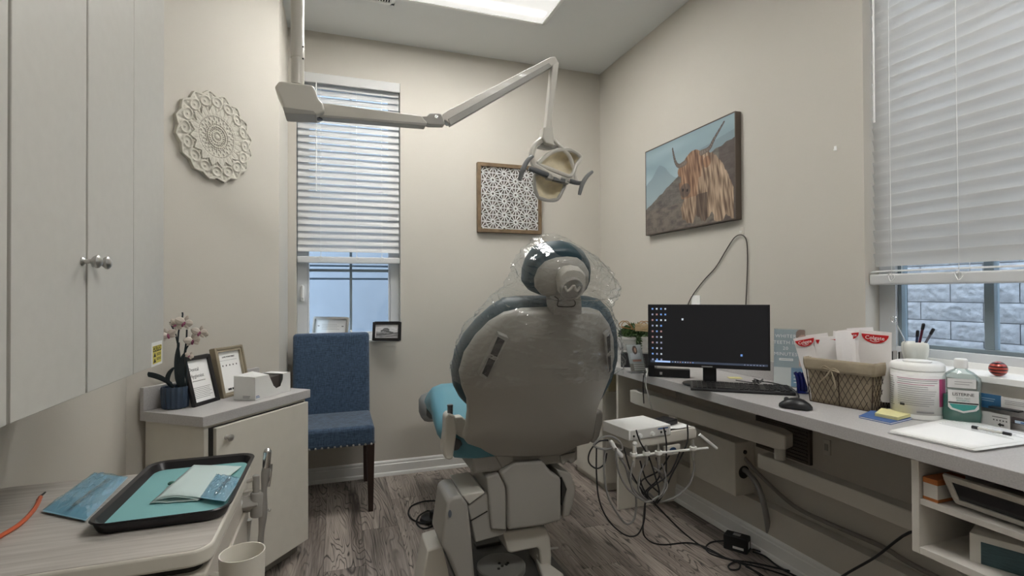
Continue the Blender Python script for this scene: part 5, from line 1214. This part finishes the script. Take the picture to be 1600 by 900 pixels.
for x in (.022, .155, .175): B(TBx).lathe([(.001, 0), (.004, 0), (.004, .003), (.001, .003)], T=Matrix.Translation((x, -.001, .018)) @ Matrix.Rotation(PI/2, 4, 'X')).build('socket', DARK, ub)
B(TBx).box(.14, .19, -.0016, -.001, .029, .034).build('blue_print', mat('print_blue', (.05, .12, .3), .5), ub)
bd = thing('black_device', 'small black device with a cable on the delivery unit tray beside the white box', 'device', TU @ Vector((.26, .1, .048)))
B(TU @ F((.225, .06, .0475), 12)).box(0, .085, 0, .07, .001, .022).build('case', BLACK, bd, bevel=.004)
tag(B(TU @ F((.20, .03, .0478), -6)).grid(lambda u, v: (u*.125, v*.055, .001+.0015*math.sin(u*9)), 10, 4).build('paper_slip', PAPER, solid=.0006), 'white paper slip under the black device on the delivery unit tray', 'paper')
# arm and beam
am = thing('support_boom', 'long cream support arm and lower beam folded under the desk counter', 'dental arm', (1.65, 1.9, .5))
P0, P1 = Vector((1.50, 2.36, .655)), Vector((1.76, 1.62, .585)); dA = (P1-P0).normalized(); nA = Vector((-dA.y, dA.x, 0)).normalized()*.045; uA = Vector((0, 0, 1))*.036
q = B(); q.rings([[p+sx*nA*k+sz*uA*k for sx, sz in ((-1, -1), (1, -1), (1, 1), (-1, 1))] for p, k in ((P0, .9), (P0.lerp(P1, .05), 1), (P0.lerp(P1, .95), 1), (P1, .8))]); q.build('upper_arm', EQUIP, am, bevel=.006)
B().cyl((1.752, 1.66, .50), (1.752, 1.66, .565), .022).build('pivot', EQUIP, am)
B().box(1.72, 1.785, .985, 1.75, .44, .502).build('lower_beam', EQUIP, am, bevel=.004)
B().box(1.76, XR-.001, 1.02, 1.10, .43, .51).build('wall_bracket', EQUIP, am, bevel=.003)
B().tube([Vector((1.38, 1.86, .585)), Vector((1.52, 2.05, .57)), Vector((1.58, 2.15, .60))], .018, 10).build('link_arm', EQUIP, am)

# floor cables and power brick
b0_ = AZ(1130, 857, 0); b1_ = AZ(1167, 868, 0); d = b1_-b0_; Tk = F(b0_, math.degrees(math.atan2(d.y, d.x)))
pbk = thing('power_adapter', 'black power adapter brick with white labels on the floor by the baseboard', 'adapter', Tk @ Vector((.05, .03, 0)))
LB = d.length*1.02; B(Tk).box(0, LB, 0, .062, .001, .068).build('brick_case', BLACKM, pbk, bevel=.005)
B(Tk).box(LB*.40, LB*.85, -.0006, 0, .015, .026).build('white_label', mat('label_white', (.70, .69, .68), .5), pbk); B(Tk).box(LB*.35, LB*.65, .02, .045, .068, .0686).build('grey_label', mat('grey_label', (.3, .3, .3), .5), pbk); B(Tk).box(LB, LB+.0006, .02, .042, .02, .05).build('white_label', mat('label_white', (.70, .69, .68), .5), pbk)
fc = thing('floor_cables', 'tangle of thin black cables trailing across the floor to the power adapter', 'cable', AZ(1100, 855, 0))
def FZ(l, r=.0035): B().tube([AZ(x, y, max(z, .0038)) for x, y, z in l], r, 6, sub=6).build('cable', BLACKM, fc)
fb = UY(1024, 788); 
B().tube([fb, AZ(1050, 815, .15), AZ(1075, 838, .04), AZ(1107, 860, .004), AZ(1150, 877, .004), AZ(1200, 890, .004), AZ(1275, 915, .004)], .0035, 6).build('cable', BLACKM, fc)
B().tube([UY(1008, 787), AZ(1005, 815, .13), AZ(1006, 836, .03), AZ(1020, 848, .004), AZ(1040, 851, .004), AZ(1075, 848, .004), AZ(1102, 855, .004), AZ(1135, 872, .004), AZ(1170, 886, .004), AZ(1205, 915, .004)], .0035, 6).build('cable', BLACKM, fc)
FZ([(1131, 845, .02), (1112, 847, .004), (1103, 855, .004), (1110, 865, .004), (1140, 874, .004), (1180, 880, .004), (1225, 890, .004), (1290, 905, .004)])
FZ([(1160, 878, .004), (1148, 878, .006), (1138, 884, .004), (1142, 890, .004), (1154, 889, .004), (1156, 881, .006), (1147, 876, .004)])
FZ([(1176, 862, .015), (1195, 869, .004), (1220, 888, .004), (1260, 908, .004)]); FZ([(1176, 858, .02), (1200, 867, .004), (1235, 892, .004), (1275, 915, .004)])
FZ([(1165, 885, .004), (1190, 898, .004), (1210, 915, .004)])
rc = thing('sloping_cable', 'black cable rising from the floor to the side of the cubby shelf', 'cable', (1.6, 1.2, .2))
B().tube([Vector((1.60, QY1+.006, .52)), AX(1421, 832, 1.60), AX(1367, 871, 1.60), AX(1317, 900, 1.60), AX(1270, 935, 1.60), Vector((1.6, 1.62, .005))], .004, 8).build('cable_sleeve', BLACK, rc)
# ================================================================ dental chair
CXC = .755
TBK = Matrix(((1, 0, 0, CXC), (0, .883, -.47, 1.95), (0, .47, .883, .54), (0, 0, 0, 1)))   # backrest frame: x across, y forward through the back, z up along it
TBI = TBK.inverted(); nBK = Vector((0, .883, .47)); pBK = Vector((CXC, 1.95, .54))
def BP(px, py, w=0): p = AP(px, py, pBK+nBK*w, nBK); q = TBI @ p; return (q.x, q.z)
def Z5(l, w=0): return [BP(620+x/2.5, 370+y/2.5, w) for x, y in l]
dc = thing('dental_chair', 'dental chair seen from behind, grey backrest shell and teal cushions, mid room', 'dental chair', (.70, 2.12, 0))
shell = Z5([(600, 292), (500, 296), (430, 312), (370, 350), (315, 405), (268, 475), (248, 545), (258, 600), (278, 650), (280, 700), (272, 770), (262, 798), (275, 815), (325, 832), (345, 845), (380, 862), (500, 864), (640, 860), (690, 835), (712, 822), (755, 812), (770, 795), (778, 740), (788, 680), (810, 620), (838, 550), (856, 470), (853, 400), (838, 350), (805, 305), (770, 294), (690, 290)])
uph = Z5([(600, 254), (500, 257), (430, 264), (375, 300), (318, 350), (268, 410), (232, 478), (218, 545), (224, 595), (245, 635), (290, 680), (300, 760), (400, 820), (600, 830), (720, 800), (770, 700), (800, 640), (845, 560), (868, 480), (869, 420), (862, 350), (840, 295), (812, 266), (770, 256), (700, 253)], .05)
bsh = B(TBK).pillow(shell, .0, .05, k=5, inset=.035, dome=.022).build('backrest_shell', SHELL, dc, sm=60)
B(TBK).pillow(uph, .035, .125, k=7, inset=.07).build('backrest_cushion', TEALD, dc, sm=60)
# control pads printed on the shell
PADM = mat('pad_dark', (.055, .055, .055), .4); PADE = mat('pad_edge', (.42, .41, .38), .35)
def pad(l, w):
    P = [BP(700+x/5.517, 480+y/5.517, w) for x, y in l]; q = B(TBK).poly(P, w-.004, w+.02); r0 = q.build('control_pad', PADE, dc, bevel=.0015)
    cx = sum(p[0] for p in P)/4; cz = sum(p[1] for p in P)/4; I_ = [(cx+(x-cx)*(.72 if True else 1), cz+(z-cz)*.90) for x, z in P]
    B(TBK).poly(I_, w-.0052, w-.003).build('dark_face', PADM, r0)
    a = ((P[0][0]+P[1][0])/2, (P[0][1]+P[1][1])/2); b_ = ((P[2][0]+P[3][0])/2, (P[2][1]+P[3][1])/2)
    for k in range(7):
        t_ = .13+.123*k; x, z = a[0]+(b_[0]-a[0])*t_, a[1]+(b_[1]-a[1])*t_
        B(TBK).tube([(x+.0065*math.cos(j*PI/3+k), w-.0056, z+.0065*math.sin(j*PI/3+k)) for j in range(6 if k % 3 else 4)], .0011, 4, closed=True).build('pad_symbol', PADE, r0)
pad([(262, 580), (435, 228), (520, 265), (325, 615)], -.022)
pad([(1395, 575), (1345, 240), (1382, 208), (1418, 540)], -.016)
# seat and leg rest
def SEC(y, x0, x1, z0, z1, r=.05): return [(x0, y, z0+r), (x0+r*.6, y, z0+.008), (x0+r*1.5, y, z0), (x1-r*1.5, y, z0), (x1-r*.6, y, z0+.008), (x1, y, z0+r), (x1, y, z1-r), (x1-r*.4, y, z1-r*.35), (x1-r*1.4, y, z1), (x0+r*1.4, y, z1), (x0+r*.4, y, z1-r*.35), (x0, y, z1-r)]
q = B(); q.rings([SEC(2.00, .47, 1.03, .535, .64, .04), SEC(2.03, .425, 1.08, .53, .655, .045), SEC(2.2, .415, 1.09, .545, .67, .045), SEC(2.4, .43, 1.075, .565, .705, .045), SEC(2.56, .45, 1.055, .575, .73, .045), SEC(2.66, .46, 1.045, .56, .725, .045), SEC(2.85, .475, 1.03, .51, .67, .045), SEC(3.0, .485, 1.02, .46, .60, .045), SEC(3.04, .50, 1.0, .46, .575, .04)]); q.build('seat_cushion', TEAL, dc, sm=60)
q = B(); q.rings([SEC(2.80, .468, 1.037, .505, .60, .03), SEC(3.0, .472, 1.033, .445, .585, .03), SEC(3.13, .478, 1.027, .44, .595, .04), SEC(3.16, .50, 1.0, .47, .56, .03)]); q.build('toe_pad', mat('toe_pad_grey', (.20, .21, .21), .5), dc, sm=60)
B().box(.52, .99, 2.0, 2.95, .47, .545).build('seat_pan', EQGREY, dc, bevel=.015)
# head rest
def Z7(l, w=0): return [BP(780+x/6, 370+y/6, w) for x, y in l]
hr = Z7([(245, 470), (252, 370), (285, 270), (345, 175), (430, 125), (520, 100), (640, 92), (740, 115), (820, 165), (868, 250), (878, 320), (868, 420), (835, 500), (770, 560), (600, 585), (470, 578), (370, 558), (285, 522)], .04)
hb_ = Z7([(340, 480), (335, 400), (370, 310), (440, 240), (540, 205), (650, 195), (740, 205), (800, 250), (838, 320), (836, 420), (800, 500), (740, 550), (600, 565), (470, 562), (390, 540)], .02)
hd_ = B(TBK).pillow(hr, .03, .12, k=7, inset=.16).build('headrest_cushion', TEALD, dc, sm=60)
B(TBK).pillow(hb_, .008, .05, k=4, inset=.06, dome=.008).build('headrest_plate', SHELL, dc, sm=60)
B(TBK).pillow(Z7([(480, 565), (540, 545), (560, 500), (740, 500), (750, 560), (755, 690), (740, 705), (485, 708)]), -.022, .05, k=3, inset=.04).build('headrest_post', EQGREY, dc, sm=60)
cxk, czk = BP(780+655/6, 370+460/6, -.01)
TK_ = TBK @ Matrix.Translation((cxk, -.012, czk)) @ Matrix.Rotation(PI/2, 4, 'X')
B(TBK).pillow(Z7([(535, 400), (560, 330), (610, 285), (680, 275), (750, 290), (800, 340), (800, 430), (775, 520), (720, 570), (600, 570), (550, 510)], -.005), -.024, .03, k=4, inset=.10).build('pivot_housing', EQUIP, dc, sm=60)
B().rings([[TK_ @ Vector((r*math.cos(2*PI*i/32), r*math.sin(2*PI*i/32), z)) for i in range(32)] for r, z in ((.0535, .012), (.0535, .028), (.051, .032), (.042, .032), (.040, .026), (.038, .020))], cap=False, capend=True) if False else None
q = B(); q.rings([[TK_ @ Vector((r*math.cos(2*PI*i/36), r*math.sin(2*PI*i/36), z)) for i in range(36)] for r, z in ((.040, .010), (.040, .022), (.038, .026), (.034, .026), (.0325, .021), (.001, .021))]); q.build('release_knob', EQGREY, dc)
for sx in (-1, 1):
    q = B(TK_); q.tube([(sx*.028, .012, .024), (sx*.017, -.004-.0, .028), (sx*.001, .018, .030)], .0042, 8); q.build('knob_grip', EQUIP, dc)
q = B(TBK); P = Z7([(520, 560), (555, 590), (545, 640), (570, 655), (690, 655), (715, 620), (695, 590)], -.024); q.tube([(x, -.0235, z) for x, z in P], .0016, 6, sub=3); q.build('cover_seam', DARK, dc)

# arm rests
def slab(l, y, d, off=(620, 370), k=2.5): return [AY(off[0]+x/k, off[1]+yy/k, y) for x, yy in l], Vector((0, d, 0))
ar = B().ext(*slab([(192, 705), (205, 690), (228, 700), (235, 760), (228, 815), (220, 868), (206, 873), (190, 868), (182, 835), (190, 760)], 1.96, .07)).build('armrest_bracket', EQUIP, dc, bevel=.007, seg=3)
p = AY(620+208/2.5, 370+675/2.5, 1.985); B().lathe([(.001, -.028), (.011, -.026), (.011, .012), (.0125, .016), (.011, .020), (.001, .021)], p, 16).build('armrest_lever', DGREY, dc)
B().ext(*slab([(228, 706), (255, 703), (275, 720), (275, 775), (262, 790), (235, 775)], 1.99, .05)).build('armrest_link', EQUIP, dc, bevel=.006, seg=3)
B().ext(*slab([(225, 785), (262, 800), (262, 815), (240, 835), (222, 838)], 2.0, .04)).build('armrest_lug', DGREY, dc, bevel=.006)
B().ext(*slab([(775, 690), (797, 675), (808, 690), (806, 730), (793, 780), (778, 806), (762, 808)], 1.93, .20)).build('armrest_pad', mat('armpad_brown', (.17, .155, .135), .5), dc, bevel=.01, seg=3)
# brackets from the back to the lift
B().ext(*slab([(325, 835), (380, 855), (400, 862), (425, 915), (395, 925), (350, 918), (340, 890)], 2.02, .10)).build('hinge_bracket', EQGREY, dc, bevel=.004)
B().ext(*slab([(385, 855), (455, 858), (460, 885), (445, 900), (430, 892), (412, 905)], 1.99, .05)).build('hinge_bracket', SHELL, dc, bevel=.004)
B().ext(*slab([(640, 855), (700, 840), (696, 880), (680, 886), (670, 875), (650, 892), (642, 880)], 1.99, .05)).build('hinge_bracket', SHELL, dc, bevel=.004)
# lift housing (zoom frame 620,640 scale 3.461)
def S6(l, y, d): return slab(l, y, d, (620, 640), 3.461)
B().ext(*S6([(560, 345), (640, 285), (790, 278), (840, 345), (890, 372), (892, 600), (800, 628), (602, 655), (596, 420)], 1.97, .32)).build('lift_housing', EQGREY, dc, bevel=.012, seg=4)
B().ext(*S6([(487, 368), (552, 345), (585, 395), (594, 440), (594, 655), (512, 650), (505, 560)], 1.985, .30)).build('housing_side', EQGREY, dc, bevel=.008, seg=3)
B().ext(*S6([(862, 322), (940, 345), (970, 420), (962, 480), (935, 578), (897, 585), (908, 480), (905, 400)], 2.0, .26)).build('housing_side', SHELL, dc, bevel=.008, seg=3)
B().ext(*S6([(892, 365), (920, 430), (894, 520)], 1.995, .02)).build('gap_plate', DARK, dc)
B().ext(*S6([(380, 520), (485, 450), (500, 455), (515, 645), (600, 650), (575, 680), (425, 722), (400, 600)], 2.0, .22)).build('lift_arm', EQGREY, dc, bevel=.008, seg=3)
B().ext(*S6([(350, 462), (470, 440), (478, 452), (392, 515)], 1.99, .24)).build('arm_cap', EQUIP, dc, bevel=.005)
B().ext(*S6([(400, 600), (490, 548), (492, 552), (401, 605)], 1.996, .01)).build('panel_seam', DARK, dc)
# column on the left, floor plate and feet
gb = AZ(725, 905, .0)
B().ext(*S6([(272, 495), (300, 472), (350, 464), (385, 515), (400, 640), (425, 930), (330, 930), (280, 800), (238, 735)], 1.92, .20)).build('side_column', EQGREY, dc, bevel=.012, seg=4)
B().lathe([(.001, 0), (.012, 0), (.012, .002), (.001, .002)], T=Matrix.Translation(AY(620+287/3.461, 640+563/3.461, 1.917)) @ Matrix.Rotation(PI/2, 4, 'X'), sx=.55, sy=1.2).build('oval_badge', mat('badge_slate', (.13, .15, .18), .4), dc)
q = B(); a, b_, c, d = AZ(660, 925, .004), AZ(702, 925, .004), AY(670, 838, 2.02), AY(689, 850, 1.98)
q.ext([AZ(655, 935, .002), AZ(706, 935, .002), AY(700, 890, 1.97), AY(691, 853, 2.02), AY(668, 860, 2.06)], (0, .16, 0)); q.build('base_flare', EQUIP, dc, bevel=.006)
BPm = mat('base_dark', (.07, .068, .062), .5)
B().box(.47, .92, 1.80, 2.55, .001, .018).build('base_plate', BPm, dc, bevel=.006)
dpc = AZ(783, 882, .045); B().lathe([(.001, -.026), (.100, -.026), (.104, -.022), (.104, -.004), (.100, 0), (.001, 0)], dpc, 48).build('floor_disc', mat('disc_grey', (.20, .195, .18), .4), dc)
for dx, dy in ((-.02, -.03), (0, -.015), (.02, -.01), (.03, .0), (-.005, .01)): B().cyl(dpc+Vector((dx, dy, -.002)), dpc+Vector((dx, dy, .003)), .006).build('bolt', DARK, dc)
B().ext(*S6([(575, 665), (765, 635), (810, 640), (830, 690), (838, 790), (835, 880), (790, 895), (770, 760), (760, 748), (620, 778), (600, 770)], 2.02, .16)).build('lower_link', EQUIP, dc, bevel=.008, seg=3)
B().ext(*S6([(430, 740), (560, 712), (590, 770), (760, 752), (775, 885), (640, 900), (430, 900)], 2.30, .05)).build('rear_shroud', BPm, dc, bevel=.004)
f0, f1, f2, f3 = AZ(834, 862, .05), AZ(868, 862, .05), AZ(905, 915, .05), AZ(860, 925, .05)
B().ext([f0, AZ(880, 895, .05), AZ(895, 930, .05), AZ(862, 940, .05)], (0, 0, -.048)).build('base_foot', EQUIP, dc, bevel=.008, seg=3)
B().ext([AZ(690, 925, .03), AZ(870, 930, .03), AZ(860, 905, .03), AZ(770, 900, .03), AZ(710, 905, .03)], (0, 0, -.028)).build('base_foot', EQGREY, dc, bevel=.004) if False else None
B().tube([AY(848, 858, 2.1), AY(872, 856, 2.1)], .005, 8, raw=True).ball(AY(840, 868, 2.05), .006).build('pedal_pin', EQGREY, dc)
# clear cover drawn over the head rest and shoulders
rows = [(386, 862, 892, .05), (392, 842, 910, .06), (405, 824, 932, .07), (425, 812, 950, .08), (445, 806, 961, .07), (462, 796, 958, .06), (478, 776, 950, .05), (498, 754, 955, .05), (520, 735, 964, .05), (545, 722, 968, .05), (570, 714, 968, .045), (592, 708, 966, .04)]
bg = thing('clear_chair_cover', 'crumpled clear plastic bag over the dental chair headrest and shoulders', 'plastic cover', TBK @ Vector((0, .05, .9)))
LR = [(BP(x0, y, .03), BP(x1, y, .03), t_) for y, x0, x1, t_ in rows]
def bagp(u, v):
    f = v*(len(LR)-1); i = min(int(f), len(LR)-2); f -= i
    (a0, c0_), (b0__, _), t0 = LR[i]; (a1, c1), (b1__, _), t1 = LR[i+1]
    xl = a0+(a1-a0)*f; xr = b0__+(b1__-b0__)*f; z = c0_+(c1-c0_)*f; th = t0+(t1-t0)*f
    ang_ = 2*PI*u; cx = (xl+xr)/2; hw = (xr-xl)/2
    ca, sa = math.cos(ang_), math.sin(ang_); e = .62
    X = cx+hw*abs(ca)**e*(1 if ca > 0 else -1); Yn = -abs(sa)**e if sa > 0 else abs(sa)**e
    tf = -.034 if v > .40 else -.045-.012*(1-v/.4); mid = (tf+.140)/2; Y = mid+Yn*(.140-tf)/2
    am_ = .016 if v < .5 else .009
    s1 = noise.noise(Vector((X*9, z*9, Y*5)))
    rid = 1-abs(noise.noise(Vector((X*13+z*6, z*15-X*5, Y*9))))*2.2
    rid2 = 1-abs(noise.noise(Vector((X*34-z*20, z*22, Y*20+4))))*2.4
    rid3 = 1-abs(noise.noise(Vector((X*8+z*30, z*12-X*45, 9))))*3
    dd = am_*(rid*.6+rid2*.4+s1*.6)+.0022*rid3+.0012*noise.noise(Vector((X*120, z*120, 2)))
    fo = max(0, 1-abs(noise.noise(Vector((X*3.5, z*26+X*8, 31))))*5); fo2 = max(0, 1-abs(noise.noise(Vector((X*5+z*9, z*34-X*14, 77))))*6)
    dd += .007*fo*fo+.005*fo2*fo2
    return Vector((X+ca*dd*.9, Y+Yn*dd*.9-(0), z+.006*s1))
q = B(TBK); nu, nv = 240, 190; V = []
for j in range(nv+1): V.append([q.v(bagp(i/nu, j/nv)) for i in range(nu)])
for j in range(nv):
    for i in range(nu): q.face([V[j][i], V[j][(i+1) % nu], V[j+1][(i+1) % nu], V[j+1][i]])
q.build('film_bag', BAGF, bg, sm=60)

# foot control on the floor
fcx = AZ(672, 812, 0)
fp_ = thing('foot_control', 'black foot control with coiled cable on the floor left of the dental chair base', 'pedal', fcx)
B().lathe([(.001, 0), (.060, 0), (.064, .006), (.058, .018), (.02, .026), (.001, .026)], AZ(675, 812, 0), 32).build('pedal_plate', BLACK, fp_)
B(F(AZ(680, 812, .02), 20)).box(-.02, .035, -.02, .03, 0, .045).build('pedal_body', BLACK, fp_, bevel=.008, seg=3)
B().tube([AZ(688, 783, .03), AZ(665, 783, .01), AZ(644, 790, .005), AZ(638, 802, .005), AZ(645, 812, .005), AZ(662, 818, .008), AZ(676, 814, .03)], .0042, 8).build('pedal_cable', BLACKM, fp_)
B().tube([AZ(668, 798, .03), AZ(655, 806, .03), AZ(651, 818, .005), AZ(662, 826, .004), AZ(678, 820, .006), AZ(684, 808, .02), AZ(676, 800, .045), AZ(668, 798, .04)], .0042, 8).build('pedal_cable', BLACKM, fp_)

# ================================================================ operating light
YL = 2.10
lt = thing('operating_light', 'ceiling-mounted dental operating light on a jointed cream arm above the chair', 'dental light', AY(465, 128, YL))
def PL(px, py, dy=0): return AY(px, py, YL+dy)
pcx = PL(465, 128); px_ = pcx.x
B().lathe([(.0235, 0), (.0235, .10), (.0255, .101), (.0255, .16), (.0245, .162), (.0245, ZC-pcx.z-.01), (.0245, ZC-pcx.z)], (px_, YL, pcx.z-.012), 32).build('ceiling_pole', EQUIP, lt)
B().lathe([(.024, 0), (.055, .02), (.06, .03)], (px_, YL, ZC-.031), 32).build('ceiling_cap', EQUIP, lt)
for dz in (.085, .13): B().ball((px_+.020, YL-.016, pcx.z+dz), .0035, 8).build('pole_screw', DARK, lt)
def S8(l, y, d): return slab(l, y, d, (410, 80), 5.333)
B().ext(*S8([(100, 295), (140, 245), (420, 280), (445, 330), (470, 400), (505, 428), (520, 500), (450, 530), (425, 525), (185, 515), (165, 440)], YL-.055, .11)).build('pivot_box', EQUIP, lt, bevel=.008, seg=3)
B().ext(*S8([(470, 425), (560, 432), (1330, 535), (1345, 560), (1375, 590), (1365, 618), (520, 545), (450, 520)], YL-.026, .052)).build('lower_arm', EQUIP, lt, bevel=.006, seg=3)
B().ext(*S8([(168, 462), (425, 495), (450, 522), (450, 534), (425, 529), (186, 519)], YL-.0565, .09)).build('underside_shade', EQGREY, lt, bevel=.002)  # darker strip paints the shaded underside of the pivot box
B().ext(*S8([(455, 515), (520, 531), (1372, 598), (1362, 622), (520, 551), (450, 536)], YL-.028, .05)).build('underside_shade', EQGREY, lt, bevel=.002)  # same grey strip for the shade beneath the lower arm
B().lathe([(.001, 0), (.018, 0), (.018, .012), (.010, .014), (.010, .03), (.001, .031)], PL(410+462/5.333, 80+568/5.333), 20).build('tension_knob', BLACK, lt)
B().ext(*S8([(1318, 540), (1370, 540), (1395, 515), (1490, 518), (1525, 600), (1515, 615), (1390, 612), (1320, 585)], YL-.020, .04)).build('elbow_joint', EQGREY, lt, bevel=.004)
c_ = PL(410+1440/5.333, 80+560/5.333); B().cyl(c_+Vector((0, -.024, 0)), c_+Vector((0, .024, 0)), .0075).build('joint_pin', CHROME, lt)
B().ext(*S8([(1510, 590), (1500, 545), (1560, 475)], YL-.02, .04)).build('elbow_tip', EQUIP, lt)
B().ext([PL(x, y, -.020) for x, y in ((694, 187), (692, 178), (700, 172), (860, 89), (868, 88), (873, 97), (862, 103), (702, 193))], (0, .045, 0)).build('upper_arm', EQUIP, lt, bevel=.005, seg=3)
B().ext([PL(x, y, -.022) for x, y in ((700, 186), (858, 98), (863, 104), (704, 196))], (0, .03, 0)).build('shaded_spring_cover', EQGREY, lt, bevel=.002)  # spring cover, widened so its grey paints the upper arm's shaded underside
B().ext([PL(x, y, -.019) for x, y in ((864, 96), (868, 92), (874, 98), (873, 106), (862, 190), (862, 200), (853, 199), (854, 190))], (0, .038, 0)).build('drop_arm', EQUIP, lt, bevel=.004, seg=3)
def L5(x, y, dy=0): return PL(720+x/4.5, 190+y/4.5, dy)
B().ext([L5(x, y, -.026) for x, y in ((585, 36), (652, 36), (655, 140), (660, 165), (598, 150), (575, 112))], (0, .05, 0)).build('neck_block', EQUIP, lt, bevel=.005, seg=3)
B().tube([L5(600, 122), L5(560, 135), L5(520, 170), L5(502, 220), L5(503, 270), L5(520, 310), L5(560, 335, -.02), L5(625, 372, -.04), L5(700, 400, -.05)], .0135, 10).build('yoke', EQUIP, lt)
B().tube([L5(655, 130), L5(700, 175, -.01), L5(760, 240, .0), L5(795, 330, .0), L5(810, 400, .0), L5(815, 425, -.01)], .0095, 10).build('yoke', EQUIP, lt)
B().ext([L5(x, y, .0) for x, y in ((540, 178), (575, 150), (650, 155), (712, 188), (600, 192))], (0, .03, 0)).build('yoke_bridge', EQGREY, lt, bevel=.003)
REF = mat('reflector_cream', (.74, .66, .48), .25, var=.18, vscale=16, coat=.5)
def refl(l, dy, nm):
    P = [(x, y) for x, y in l]; n = len(P); cx = sum(p[0] for p in P)/n; cy_ = sum(p[1] for p in P)/n
    q = B(); rs = []
    for k, dp in ((1, 0), (.75, .022), (.45, .036), (.12, .042)): rs.append([L5(cx+(x-cx)*k, cy_+(y-cy_)*k, dy+dp) for x, y in P])
    q.rings(rs, cap=False); q.build('reflector', REF, lt, sm=60)
    q = B(); rs = []
    for k, dp in ((.99, -.002), (1.0, -.008), (1.11, -.008), (1.12, .006), (1.02, .034), (.6, .056), (.1, .062)): rs.append([L5(cx+(x-cx)*k, cy_+(y-cy_)*k, dy+dp) for x, y in P])
    q.rings(rs, cap=False); q.build('reflector_rim', EQUIP if nm else EQGREY, lt, sm=50)
def rimtube(l, dy, r, m):
    B().tube([L5(x, y, dy) for x, y in l], r, 8, closed=True, sub=4).build('reflector_rim', m, lt)
refl([(560, 300), (610, 245), (680, 215), (740, 208), (800, 225), (832, 255), (808, 300), (770, 375), (710, 362), (630, 330)], .0, 1)
refl([(525, 385), (560, 375), (640, 415), (722, 438), (705, 490), (672, 538), (615, 545), (552, 525), (532, 470)], -.02, 0)
rimtube([(545, 300), (585, 255), (640, 215), (700, 198), (775, 200), (845, 248), (815, 300), (775, 380), (710, 366), (625, 332)], -.008, .0095, EQUIP)
rimtube([(518, 382), (555, 368), (640, 408), (730, 436), (712, 492), (678, 548), (612, 554), (545, 532), (520, 470)], -.026, .0072, EQGREY)
B().ext([L5(x, y, -.055) for x, y in ((612, 362), (770, 400), (762, 440), (610, 398))], (0, .03, 0)).build('lamp_bar', EQGREY, lt, bevel=.003)
B().ext([L5(x, y, -.058) for x, y in ((655, 388), (738, 404), (735, 430), (652, 412))], (0, .02, 0)).build('switch_panel', DGREY, lt, bevel=.001)
for x, y in ((636, 388), (754, 420)): B().ball(L5(x, y, -.056), .003, 8).build('bar_screw', CHROME, lt)
B().tube([L5(478, 330, -.05), L5(540, 350, -.052), L5(610, 378, -.045)], lambda u: .0095+.003*u, 10).build('handle_shaft', DGREY, lt)
B().tube([L5(768, 418, -.045), L5(820, 432, -.05), L5(862, 430, -.05)], lambda u: .011-.003*u, 10).build('handle_shaft', DGREY, lt)
HG = mat('handle_grey', (.16, .165, .165), .4)
B().tube([L5(505, 242, -.05), L5(470, 275, -.055), L5(440, 330, -.058), L5(422, 380, -.055), L5(415, 415, -.05)], lambda u: .0075+.0038*math.sin(u*PI), 10).build('handle_grip', HG, lt)
B().tube([L5(925, 352, -.05), L5(888, 385, -.055), L5(858, 432, -.058), L5(842, 480, -.055), L5(833, 516, -.05)], lambda u: .0070+.0030*math.sin(u*PI), 10).build('handle_grip', HG, lt)
